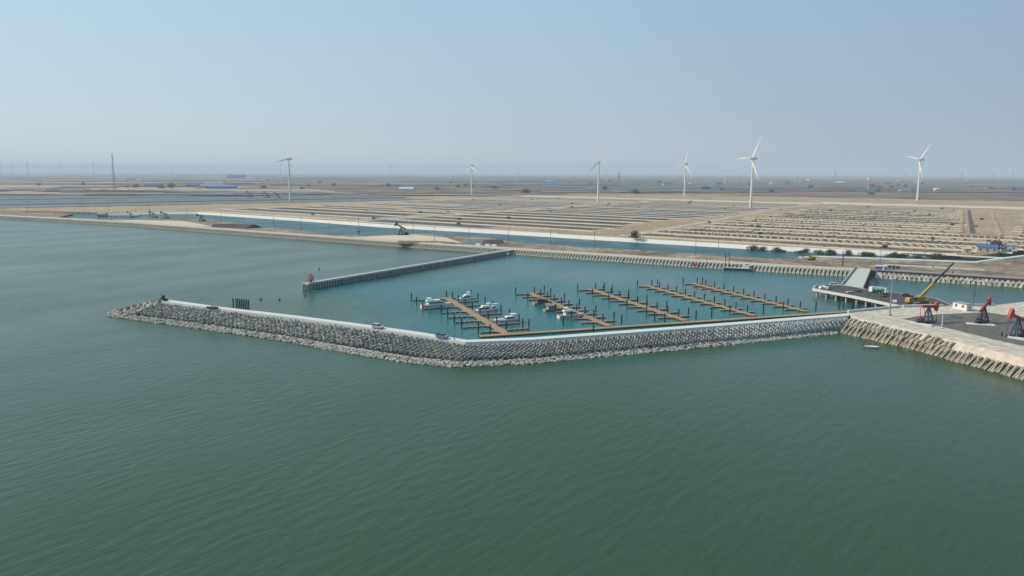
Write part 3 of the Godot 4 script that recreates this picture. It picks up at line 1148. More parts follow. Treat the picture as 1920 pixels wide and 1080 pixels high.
func yacht(called: String, label: String, at: Vector2, d: Vector2, L: float, B: float, H: float, style: String, hm: Material, cat := "yacht") -> Node3D:
	var t := thing(called, label, cat, v3(at, 0), heading(d.x, d.y))
	var st := start()
	hull(st, L, B, H)
	part(t, "hull", st, hm)
	st = start()
	for s in [-1, 1]:
		bx(st, -L * 0.14, H * 0.62, s * B * 0.475, L * 0.68, 0.12, 0.1)
	part(t, "rub_rail", st, M.dark_steel if style != "skiff" else M.red)
	if style == "skiff":
		st = start()
		for x in [-0.28, 0.05, 0.3]:
			bx(st, x * L, H * 0.72, 0, 0.35, 0.08, B * 0.8)
		part(t, "thwart", st, M.white_paint)
		st = start()
		bx(st, -L * 0.5, 0.3, 0, 0.3, 0.9, 0.35)
		part(t, "outboard_motor", st, M.dark_steel)
		return t
	# superstructure
	var c0 := -0.30
	var c1 := 0.16
	if style == "long": 
		c0 = -0.36
		c1 = -0.08
	if style == "cruiser":
		c0 = -0.26
		c1 = 0.12
	var h := H * 0.9
	st = start()
	profile(st, Transform3D(), PackedVector2Array([Vector2(c0 * L, h), Vector2(c1 * L + 1.9, h), Vector2(c1 * L, h + 1.35), Vector2(c0 * L + 0.2, h + 1.45)]), -B * 0.36, B * 0.36)
	var cab := part(t, "cabin", st, hm if style != "dark" else M.red_dark)
	st = start()
	for s in [-1, 1]:
		profile(st, Transform3D(Basis(), Vector3(0, 0, s * (B * 0.36 + 0.012))), PackedVector2Array([Vector2(c0 * L + 0.6, h + 0.55), Vector2(c1 * L + 0.75, h + 0.55), Vector2(c1 * L + 0.1, h + 1.15), Vector2(c0 * L + 0.6, h + 1.2)]), -0.02, 0.02)
	box(st, Transform3D(Basis(Vector3(0, 0, 1), 0.62), Vector3(c1 * L + 1.02, h + 0.72, 0)), Vector3(0.05, 1.1, B * 0.62))
	part(cab, "window", st, M.glass)
	# foredeck trunk
	st = start()
	profile(st, Transform3D(), PackedVector2Array([Vector2(c1 * L + 1.2, h), Vector2(L * 0.36, h + 0.12), Vector2(L * 0.30, h + 0.38), Vector2(c1 * L + 1.5, h + 0.5)]), -B * 0.26, B * 0.26)
	part(t, "foredeck_trunk", st, hm)
	st = start()
	bx(st, (-0.5 + c0) / 2 * L, h - 0.12, 0, (c0 + 0.48) * L, 0.08, B * 0.78)
	part(t, "cockpit_sole", st, M.teak)
	if style == "fly" or style == "cruiser":
		st = start()
		profile(st, Transform3D(), PackedVector2Array([Vector2(c0 * L - 0.6, h + 1.46), Vector2(c1 * L - 0.3, h + 1.42), Vector2(c1 * L - 0.9, h + 2.0), Vector2(c0 * L - 0.5, h + 1.95)]), -B * 0.33, B * 0.33)
		part(t, "flybridge", st, hm)
		st = start()
		var zz := B * 0.28
		for s in [-1, 1]:
			bar(st, Vector3(c0 * L + 0.1, h + 1.9, s * zz), Vector3(c0 * L + 0.6, h + 2.9, s * zz), 0.12, 0.3)
		bx(st, c0 * L + 0.9, h + 2.85, 0, 1.9, 0.1, zz * 2.2)
		part(t, "radar_arch", st, M.white_paint)
	if style == "long" or style == "dark":
		st = start()
		for s in [-1, 1]:
			for xx in [c0 * L - 0.5, c0 * L + 1.4]:
				tube(st, Vector3(xx, h, s * B * 0.3), Vector3(xx, h + 2.2, s * B * 0.3), 0.04, 0.04, 6)
		bx(st, c0 * L + 0.45, h + 2.2, 0, 2.6, 0.1, B * 0.72)
		part(t, "canopy", st, hm if style == "long" else M.red_dark)
	# bow rail
	st = start()
	for s in [-1, 1]:
		var pr := Vector3(c1 * L + 1.6, h + 0.75, s * B * 0.42)
		for q in [Vector3(L * 0.33, h + 0.85, s * B * 0.30), Vector3(L * 0.49, h + 0.95, 0)]:
			tube(st, pr, q, 0.03, 0.03, 5, false)
			tube(st, q, q - Vector3(0.05, 0.7, 0), 0.025, 0.025, 5, false)
			pr = q
	part(t, "bow_rail", st, M.steel)
	return t

func build_boats(docks: Array):
	var S1: Vector2 = docks[0].S
	var S2: Vector2 = docks[1].S
	yacht("motor_yacht", "largest white motor yacht, at the left side of the leftmost dock", on_dock(S1, 20.2, 10.2), -DN, 14.4, 4.3, 1.75, "fly", M.gel)
	yacht("cabin_cruiser", "small white cabin cruiser under grey cover at the far end of the leftmost dock", on_dock(S1, 8.2, -7.0), DN, 9.0, 3.1, 1.3, "cruiser", M.gel)
	yacht("cabin_cruiser", "white flybridge cruiser halfway along the right side of the leftmost dock", on_dock(S1, 39.6, -5.6), DN, 9.5, 3.3, 1.4, "fly", M.gel)
	yacht("speedboat", "small white sports boat moored just outside the flybridge cruiser", on_dock(S1, 36.0, -10.4), DN, 5.6, 2.1, 0.9, "long", M.gel)
	yacht("motor_yacht", "long low white motor yacht near the inner end of the leftmost dock", on_dock(S1, 61.5, -7.0), DN, 12.0, 3.3, 1.25, "long", M.gel)
	yacht("fishing_boat", "dark red cabin boat on the left side of the second dock", on_dock(S2, 28.5, 5.4), -DN, 8.8, 2.9, 1.2, "dark", M.gel_grey, "boat")
	yacht("fishing_boat", "grey brown open boat between the dark red boat and the white yacht", on_dock(S2, 45.0, 6.4), -DN, 10.2, 3.0, 1.1, "long", M.gel_grey, "boat")
	yacht("motor_yacht", "white motor yacht near the inner end of the second dock", on_dock(S2, 61.0, 6.2), -DN, 11.5, 3.4, 1.5, "cruiser", M.gel)
	yacht("skiff", "small red and white skiff floating alone off the platform sea wall", Vector2(125.2, -248.5), Vector2(0.9, 0.42), 4.6, 1.8, 0.62, "skiff", M.gel, "boat")
	# barge with two spud poles by the dyke
	var t := thing("work_barge", "dark blue work barge with two tall poles beside the dyke", "barge", Vector3(143.5, 0, -457.5) + Vector3(-2.0, 0, 4.0), heading(17, 7.2))
	var st := start()
	profile(st, Transform3D(), PackedVector2Array([Vector2(-9, 1.3), Vector2(-8.2, -0.4), Vector2(8.2, -0.4), Vector2(9, 1.3)]), -2.6, 2.6)
	part(t, "hull", st, M.navy)
	st = start()
	bx(st, 0, 1.3, 0, 17.4, 0.12, 5.0)
	part(t, "deck", st, M.concrete)
	for k in [-8.2, -6.0]:
		st = start()
		tube(st, Vector3(k, -3, -1.4), Vector3(k, 10.5, -1.4), 0.2, 0.2, 8)
		part(t, "spud_pole", st, M.dark_steel)
	st = start()
	bx(st, 4.6, 1.4, 0.2, 3.6, 2.2, 2.8)
	bx(st, 4.9, 3.6, 0.2, 2.2, 0.9, 2.2)
	var cb := part(t, "wheelhouse", st, M.white_paint)
	st = start()
	bx(st, 4.9, 3.75, 0.2, 2.24, 0.45, 2.24)
	part(cb, "window", st, M.glass)
	t = thing("trawler", "low rusty red boat lying against the dyke beside the barge", "boat", Vector3(120.5, 0, -467.5), heading(12.5, 7.8))
	st = start()
	hull(st, 12.5, 3.2, 1.2)
	part(t, "hull", st, M.red_dark)
	st = start()
	bx(st, -2.5, 1.0, 0, 2.6, 1.4, 1.9)
	part(t, "wheelhouse", st, M.red)
	st = start()
	tube(st, Vector3(4.8, 1, 0), Vector3(4.8, 5.4, 0), 0.14, 0.08, 6)
	part(t, "mast", st, M.dark_steel)
	for q in [[-119.9, -450.2, "small dark buoy floating beyond the red beacon"], [-118.8, -340.7, "small dark buoy nearest the close row of piles"], [-109.6, -339.4, "small dark buoy, middle of the three at the harbour mouth"], [-100.7, -351.6, "small dark buoy just off the pier end"]]:
		var o := thing("buoy", q[2], "buoy", Vector3(q[0], 0, q[1]), 0, "buoys at the harbour mouth")
		st = start()
		tube(st, Vector3(0, -0.3, 0), Vector3(0, 0.45, 0), 0.55, 0.5, 10)
		part(o, "float", st, M.dark_steel)
		st = start()
		tube(st, Vector3(0, 0.45, 0), Vector3(0, 1.5, 0), 0.12, 0.06, 6)
		part(o, "staff", st, M.red_dark)

# ================================================================= vehicles
func wheels(t: Node3D, xs: Array, tr: float, r: float, w := 0.24):
	for x in xs:
		for s in [-1, 1]:
			var st := start()
			tube(st, Vector3(x, r, s * tr - w / 2), Vector3(x, r, s * tr + w / 2), r, r, 12)
			var o := part(t, "wheel", st, M.tyre)
			st = start()
			tube(st, Vector3(x, r, s * (tr + w / 2)), Vector3(x, r, s * (tr + w / 2 + 0.02)), r * 0.58, r * 0.5, 10)
			part(o, "rim", st, M.steel)

func car(called: String, label: String, at: Vector3, turn: float, m: Material, style := "suv", group := "") -> Node3D:
	var t := thing(called, label, "car" if style != "pickup" else "pickup", at, turn, group)
	var st := start()
	profile(st, Transform3D(), PackedVector2Array([Vector2(-2.2, 0.35), Vector2(2.15, 0.35), Vector2(2.28, 0.7), Vector2(2.1, 0.92), Vector2(1.15, 1.02), Vector2(-2.1, 1.02), Vector2(-2.3, 0.85)]), -0.88, 0.88)
	part(t, "body", st, m)
	st = start()
	var back := -2.05 if style != "pickup" else -0.45
	profile(st, Transform3D(), PackedVector2Array([Vector2(back, 1.02), Vector2(1.15, 1.02), Vector2(0.45, 1.6), Vector2(back + 0.3, 1.62)]), -0.74, 0.74)
	var g := part(t, "greenhouse", st, M.glass)
	st = start()
	bx(st, (back + 0.75) / 2, 1.6, 0, 0.75 - back - 0.5, 0.07, 1.5)
	for s in [-1, 1]:
		for x in [back + 0.25, -0.2]:
			bx(st, x, 1.02, s * 0.74, 0.12, 0.6, 0.05)
	part(g, "roof", st, m)
	if style == "pickup":
		st = start()
		bx(st, -1.35, 1.02, 0, 1.6, 0.35, 1.5)
		part(t, "load", st, M.dark_steel)
	wheels(t, [-1.35, 1.38], 0.78, 0.34)
	for s in [-1, 1]:
		part(t, "headlight", boxm(Vector3(0.06, 0.16, 0.36), Vector3(2.2, 0.78, s * 0.6)), M.white_paint)
		part(t, "tail_light", boxm(Vector3(0.06, 0.2, 0.2), Vector3(-2.28, 0.82, s * 0.72)), M.red)
	return t

func build_vehicles():
	var dir := heading(0.86, 0.51)
	car("parked_car", "silver car parked on the breakwater crest, left of the bend", Vector3(-47.6, 5.0, -254.6), dir, M.silver)
	car("pickup_truck", "blue grey pickup with white roof on the breakwater crest nearest the bend", Vector3(-23.3, 5.0, -239.4), dir, M.car_blue, "pickup")
	# dark loader at the breakwater tip
	var t := thing("wheel_loader", "small dark loader parked at the outer end of the breakwater", "loader", Vector3(-149.6, 5.0, -309.3), dir)
	t.scale = Vector3.ONE * 0.78
	var st := start()
	profile(st, Transform3D(), PackedVector2Array([Vector2(-1.9, 0.5), Vector2(1.3, 0.5), Vector2(1.2, 1.2), Vector2(-0.2, 1.4), Vector2(-1.9, 1.5)]), -0.8, 0.8)
	part(t, "body", st, M.dark_steel)
	st = start()
	bx(st, -0.4, 1.4, 0, 1.2, 1.5, 1.3)
	var cb := part(t, "cab", st, M.red_dark)
	st = start()
	bx(st, -0.4, 1.85, 0, 1.23, 0.75, 1.33)
	part(cb, "window", st, M.glass)
	st = start()
	for s in [-1, 1]:
		bar(st, Vector3(0.6, 1.2, s * 0.5), Vector3(2.2, 0.6, s * 0.5), 0.18, 0.25)
	profile(st, Transform3D(), PackedVector2Array([Vector2(2.1, 0.15), Vector2(3.0, 0.1), Vector2(2.5, 0.5), Vector2(2.2, 1.0)]), -1.0, 1.0)
	part(t, "bucket", st, M.dark_steel)
	wheels(t, [-1.2, 0.8], 0.85, 0.55, 0.4)
	# broken slab / ramp lying on the crest
	t = thing("gangway", "low rusty steel gangway lying across the breakwater crest", "gangway", Vector3(-121.2, 5.0, -291.0), dir)
	for k in 3:
		st = start()
		bx(st, -1.6 + k * 1.6, 0, 0, 0.25, 0.8, 3.0)
		part(t, "beam", st, M.pile_rust)
	st = start()
	bx(st, 0, 0.8, 0.9, 4.6, 0.14, 0.9)
	part(t, "top_plate", st, M.concrete_dark)
	t = thing("crest_bollard", "thin dark post on the breakwater crest just left of the bend", "post", Vector3(-19.0, 5.0, -236.6))
	st = start()
	tube(st, Vector3.ZERO, Vector3(0, 1.35, 0), 0.14, 0.11, 8)
	part(t, "post", st, M.dark_steel)
	st = start()
	tube(st, Vector3(0, 1.35, 0), Vector3(0, 1.6, 0), 0.2, 0.12, 8)
	part(t, "cap", st, M.dark_steel)

# ================================================================= trestle platform
func build_trestle():
	var F := poly([147.7, -355.2, 157.8, -333.5, 164.6, -312.8, 168.5, -303.5])
	var outline := F.duplicate()
	outline.append_array(poly([190, -309, 193.5, -328.4, 185.8, -340.1, 173.9, -354.1, 170.5, -363, 162.6, -371.2, 152.7, -365.6]))
	var t := thing("trestle_platform", "dark decked working platform on concrete piles at the end of the ramp", "platform")
	var st := start()
	slab(st, outline, 3.3, 4.0, true)
	part(t, "deck", st, M.concrete)
	st = start()
	var inner := Geometry2D.offset_polygon(outline, -0.9)
	sheet(st, inner[0], 4.02)
	part(t, "asphalt", st, M.deck_asphalt)
	st = start()
	for i in F.size() - 1:
		bar(st, v3(F[i], 3.55) + Vector3(0.2, 0, 0), v3(F[i + 1], 3.55) + Vector3(0.2, 0, 0), 0.6, 1.25)
	part(t, "edge_beam", st, M.concrete_white)
	st = start()
	tube(st, Vector3(0, -3, 0), Vector3(0, 3.3, 0), 0.55, 0.55, 10)
	var pm := st.commit()
	var L := length_of(F)
	for k in 10:
		var q := along(F, 2.0 + k * (L - 4.0) / 9.0)
		var n := Vector2(-q[1].y, q[1].x)
		if n.x < 0: n = -n
		for j in 3:
			var o := part(t, "pile", pm, M.concrete)
			o.position = v3(q[0] + n * (1.3 + j * 7.5), 0)
	# approach ramp up to the dyke
	t = thing("approach_ramp", "pale concrete ramp joining the dyke road to the dark platform", "ramp")
	var r := [Vector3(168.6, 4.03, -368.0), Vector3(174.6, 4.03, -358.6), Vector3(213.5, 4.03, -431.0), Vector3(206.0, 4.03, -434.0)]
	st = start()
	slab(st, PackedVector2Array([Vector2(r[0].x, r[0].z), Vector2(r[1].x, r[1].z), Vector2(r[2].x, r[2].z), Vector2(r[3].x, r[3].z)]), 3.1, 4.06, true)
	part(t, "roadway", st, M.concrete_pale)
	st = start()
	bar(st, r[1] + Vector3(0, 0.35, 0), r[2] + Vector3(0, 0.35, 0), 0.35, 0.9)
	part(t, "parapet", st, M.concrete_dark)
	st = start()
	bar(st, r[0] + Vector3(-1.1, -0.2, 0), r[3] + Vector3(-1.1, -0.2, 0), 0.9, 0.4)
	part(t, "pipe_tray", st, M.concrete)
	st = start()
	bar(st, r[0] + Vector3(-0.2, 0.3, 0), r[3] + Vector3(-0.2, 0.3, 0), 0.3, 0.8)
	part(t, "parapet", st, M.concrete_dark)
	st = start()
	for k in 6:
		var p: Vector3 = r[0].lerp(r[3], (k + 0.5) / 6.0)
		var p2: Vector3 = r[1].lerp(r[2], (k + 0.5) / 6.0)
		for q in [p + Vector3(0.8, 0, 0), p2 - Vector3(0.8, 0, 0)]:
			tube(st, Vector3(q.x, -3, q.z), Vector3(q.x, 3.2, q.z), 0.5, 0.5, 8)
	part(t, "piles", st, M.concrete_dark)
	build_trestle_things()

func build_trestle_things():
	# concrete mixer truck
	var t := thing("mixer_truck", "concrete mixer truck with a green drum on the platform", "truck", Vector3(172.8, 4.02, -340.4), heading(-3.4, -7.0))
	var st := start()
	bx(st, 0, 0.7, 0, 8.6, 0.35, 1.0)
	part(t, "chassis", st, M.dark_steel)
	st = start()
	profile(st, Transform3D(), PackedVector2Array([Vector2(2.5, 0.6), Vector2(4.4, 0.6), Vector2(4.4, 1.7), Vector2(4.2, 2.9), Vector2(2.5, 2.95)]), -1.2, 1.2)
	var cab := part(t, "cab", st, M.white_paint)
	part(cab, "windscreen", boxm(Vector3(0.05, 0.9, 2.1), Vector3(4.36, 2.2, 0)), M.glass)
	st = start()
	tube(st, Vector3(2.2, 2.05, 0), Vector3(0.9, 2.25, 0), 0.7, 1.2, 18)
	tube(st, Vector3(0.9, 2.25, 0), Vector3(-1.4, 2.5, 0), 1.2, 1.18, 18)
	tube(st, Vector3(-1.4, 2.5, 0), Vector3(-3.7, 2.9, 0), 1.18, 0.5, 18)
	part(t, "drum", st, M.mixer_green)
	st = start()
	bx(st, -4.0, 1.0, 0, 0.5, 2.3, 1.4)
	bar(st, Vector3(-4.2, 2.6, 0), Vector3(-5.2, 1.4, 0), 0.5, 0.2)
	part(t, "chute", st, M.white_paint)
	wheels(t, [3.4, -1.6, -2.9], 1.0, 0.52, 0.34)
	# mobile crane
	t = thing("mobile_crane", "yellow truck crane with long boom raised over the water", "crane", Vector3(178.0, 4.02, -315.5), heading(10, -3.0))
	st = start()
	bx(st, -0.5, 0.75, 0, 11.5, 0.6, 2.5)
	part(t, "carrier", st, M.yellow)
	st = start()
	profile(st, Transform3D(), PackedVector2Array([Vector2(-6.2, 0.8), Vector2(-4.4, 0.8), Vector2(-4.4, 2.6), Vector2(-5.9, 2.6), Vector2(-6.2, 1.8)]), -1.2, 1.2)
	var c2 := part(t, "cab", st, M.yellow)
	part(c2, "window", boxm(Vector3(1.3, 0.7, 2.44), Vector3(-5.2, 2.0, 0)), M.glass)
	st = start()
	bx(st, 0.4, 1.4, 0, 4.8, 1.4, 2.3)
	part(t, "turret", st, M.yellow)
	st = start()
	bx(st, -2.4, 1.5, 0, 1.4, 1.2, 2.4)
	part(t, "counterweight", st, M.dark_steel)
	var b0 := Vector3(0.6, 2.6, 0)
	var bd := Vector3(15.5, 13.2, 0).normalized()
	st = start()
	bar(st, b0, b0 + bd * 9.0, 0.75, 0.9)
	part(t, "boom", st, M.yellow)
	st = start()
	bar(st, b0 + bd * 8.0, b0 + bd * 16.0, 0.6, 0.7)
	bar(st, b0 + bd * 15.0, b0 + bd * 22.5, 0.48, 0.55)
	part(t, "boom_extension", st, M.dark_steel)
	st = start()
	tube(st, Vector3(2.6, 2.0, 0), b0 + bd * 5.0 + Vector3(0.2, -0.4, 0), 0.16, 0.14, 8)
	part(t, "lift_cylinder", st, M.steel)
	st = start()
	tube(st, b0 + bd * 22.4, b0 + bd * 22.4 - Vector3(0, 3.8, 0), 0.03, 0.03, 5)
	bx(st, (b0 + bd * 22.4).x, (b0 + bd * 22.4).y - 4.6, 0, 0.35, 0.8, 0.35)
	part(t, "hook", st, M.dark_steel)
	wheels(t, [-4.6, -3.1, 2.0, 3.4], 1.05, 0.55, 0.36)
	for x in [-3.9, 4.0]:
		st = start()
		bx(st, x, 0.55, 0, 0.35, 0.25, 5.6)
		for s in [-1, 1]:
			bx(st, x, 0.0, s * 2.7, 0.5, 0.75, 0.5)
		part(t, "outrigger", st, M.yellow)
	# cars and stores on the deck
	car("parked_car", "white car parked at the outer corner of the dark platform", Vector3(162.0, 4.02, -363.4), heading(1, 0.3), M.white_paint)
	car("parked_car", "dark car beside the mobile crane on the platform", Vector3(181.5, 4.02, -330.6), heading(0.8, 0.5), M.dark_steel)
	car("parked_car", "silver car between the dark car and the yellow crane", Vector3(184.4, 4.02, -325.0), heading(0.5, 0.8), M.silver)
	car("parked_car", "blue grey car standing under the tall lamp mast", Vector3(173.5, 4.02, -307.2), heading(0.95, -0.2), M.car_blue)
	var pale := [[152.0, -355.0, 0.2], [153.9, -356.6, 0.9], [155.2, -354.8, 0.5]]
	var pl := ["pale tarpaulin bundle nearest the outer corner of the platform", "pale tarpaulin bundle behind the other two on the platform corner", "greyish tarpaulin bundle, rightmost of three on the platform corner"]
	for i in 3:
		var o := thing("material_bundle", pl[i], "bundle", Vector3(pale[i][0], 4.02, pale[i][1]), pale[i][2], "bundles at the platform corner")
		st = start()
		profile(st, Transform3D(), PackedVector2Array([Vector2(-1.1, 0), Vector2(1.1, 0), Vector2(0.9, 0.9), Vector2(0.2, 1.25), Vector2(-0.8, 1.0)]), -0.8, 0.8)
		part(o, "tarpaulin", st, [M.white_matt, M.white_matt, M.concrete][i])
		st = start()
		bx(st, 0, 0.0, 0, 2.4, 0.14, 1.9)
		part(o, "pallet", st, M.timber_side)
	var sp := [[160.5, -343.0, 0.4, "flat grey stack of steel plates in the middle of the platform deck"], [166.5, -346.5, 1.0, "dark stack of beams beside the green mixer truck"], [171.0, -331.5, 0.8, "reddish stack of beams in front of the green mixer truck"], [168.9, -318.0, 1.1, "long pale stack of planks near the yellow crane"]]
	for i in 4:
		var o := thing("material_stack", sp[i][3], "stack", Vector3(sp[i][0], 4.02, sp[i][1]), sp[i][2], "stacks on the platform deck")
		for k in 4:
			st = start()
			bx(st, 0, 0.05 + (k / 2) * 0.3, -0.45 + (k % 2) * 0.9, 4.2 - 0.4 * (k / 2), 0.27, 0.75)
			part(o, "beam", st, [M.concrete, M.dark_steel, M.red_dark, M.white_matt][i])

# ================================================================= pump jack platform
func pump_jack(label: String, at: Vector3, turn: float, k: float, tilt: float, beam_m: Material, post_m: Material, motor_m: Material, small := false, group := "") -> Node3D:
	var t := thing("pump_jack", label, "pump jack", at, turn, group)
	t.scale = Vector3.ONE * k
	var ph := 5.6
	var st := start()
	for s in [-1, 1]:
		bx(st, -1.2, 0, s * 0.8, 8.4, 0.45, 0.35)
	for x in [-5, -3, -1, 1, 2.8]: bx(st, x, 0.05, 0, 0.3, 0.35, 1.8)
	part(t, "skid", st, post_m)
	for s in [-1, 1]:
		for q in [[1.5, 0.0], [-1.3, 0.0]]:
			st = start()
			bar(st, Vector3(q[0], 0.4, s * 1.15), Vector3(0.12 * signf(q[0]), ph, s * 0.22), 0.40, 0.40)
			part(t, "post_leg", st, post_m)
	st = start()
	bar(st, Vector3(0.95, 2.2, -0.78), Vector3(0.95, 2.2, 0.78), 0.14, 0.14)
	bar(st, Vector3(-0.85, 2.2, -0.78), Vector3(-0.85, 2.2, 0.78), 0.14, 0.14)
	for s in [-1, 1]: bar(st, Vector3(0.95, 2.2, s * 0.78), Vector3(-0.85, 2.2, s * 0.78), 0.14, 0.14)
	bx(st, 0, ph - 0.1, 0, 0.7, 0.4, 0.9)
	part(t, "post_bracing", st, post_m)
	var B := Transform3D(Basis(Vector3(0, 0, 1), tilt), Vector3(0, ph + 0.45, 0))
	st = start()
	box(st, B * Transform3D(Basis(), Vector3(0.1, 0, 0)), Vector3(7.4, 0.95, 0.6))
	part(t, "walking_beam", st, beam_m)
	# horse head
	var pts := PackedVector2Array()
	for i in 7:
		var a := deg_to_rad(-24.0 + i * 8.0)
		pts.append(Vector2(cos(a) * 4.7, sin(a) * 4.7))
	pts.append(Vector2(3.2, 1.2))
	pts.append(Vector2(3.0, -0.5))
	st = start()
	profile(st, B, pts, -0.5, 0.5)
	var head := part(t, "horse_head", st, beam_m)
	var tip := B * Vector3(4.5, 0, 0)
	st = start()
	for s in [-1, 1]:
		tube(st, Vector3(4.55, tip.y - 0.4, s * 0.14), Vector3(4.55, 2.0, s * 0.1), 0.03, 0.03, 5)
	tube(st, Vector3(4.55, 2.05, 0), Vector3(4.55, 0.6, 0), 0.05, 0.05, 6)
	part(head, "bridle", st, M.dark_steel)
	st = start()
	tube(st, Vector3(4.55, 0, 0), Vector3(4.55, 1.0, 0), 0.22, 0.16, 8)
	bx(st, 4.55, 0.5, 0, 0.8, 0.18, 0.25)
	part(t, "wellhead", st, M.dark_steel)
	# gearbox, cranks with counterweights, pitman arms, motor
	st = start()
	bx(st, -3.3, 0.45, 0, 1.5, 1.5, 1.1)
	part(t, "gearbox", st, motor_m)
	var ca := 0.9
	var eq := B * Vector3(-3.4, -0.3, 0)
	for s in [-1, 1]:
		var pin := Vector3(-3.3 + cos(ca) * 1.0, 1.7 + sin(ca) * 1.0, s * 0.85)
		st = start()
		bar(st, Vector3(-3.3, 1.7, s * 0.7) - (pin - Vector3(-3.3, 1.7, s * 0.85)) * 0.4, pin, 0.22, 0.3)
		profile(st, Transform3D(Basis(Vector3(0, 0, 1), ca + PI), Vector3(-3.3, 1.7, s * 0.78)), PackedVector2Array([Vector2(0.2, -0.35), Vector2(1.3, -0.75), Vector2(1.6, 0), Vector2(1.3, 0.75), Vector2(0.2, 0.35)]), -0.16, 0.16)
		part(t, "crank", st, motor_m)
		st = start()
		tube(st, pin + Vector3(0, 0, s * 0.1), Vector3(eq.x, eq.y, s * 0.75), 0.09, 0.09, 6)
		part(t, "pitman_arm", st, beam_m)
	st = start()
	bar(st, Vector3(eq.x, eq.y, -0.85), Vector3(eq.x, eq.y, 0.85), 0.22, 0.22)
	part(t, "equalizer", st, beam_m)
	st = start()
	tube(st, Vector3(-4.9, 0.95, -0.5), Vector3(-4.9, 0.95, 0.5), 0.42, 0.42, 10)
	bx(st, -4.9, 0.4, 0, 0.9, 0.2, 0.9)
	part(t, "motor", st, M.dark_steel)
	st = start()
	profile(st, Transform3D(), PackedVector2Array([Vector2(-5.3, 0.7), Vector2(-3.0, 0.9), Vector2(-3.0, 2.3), Vector2(-5.3, 1.4)]), 0.9, 1.05)
	part(t, "belt_guard", st, motor_m)
	return t

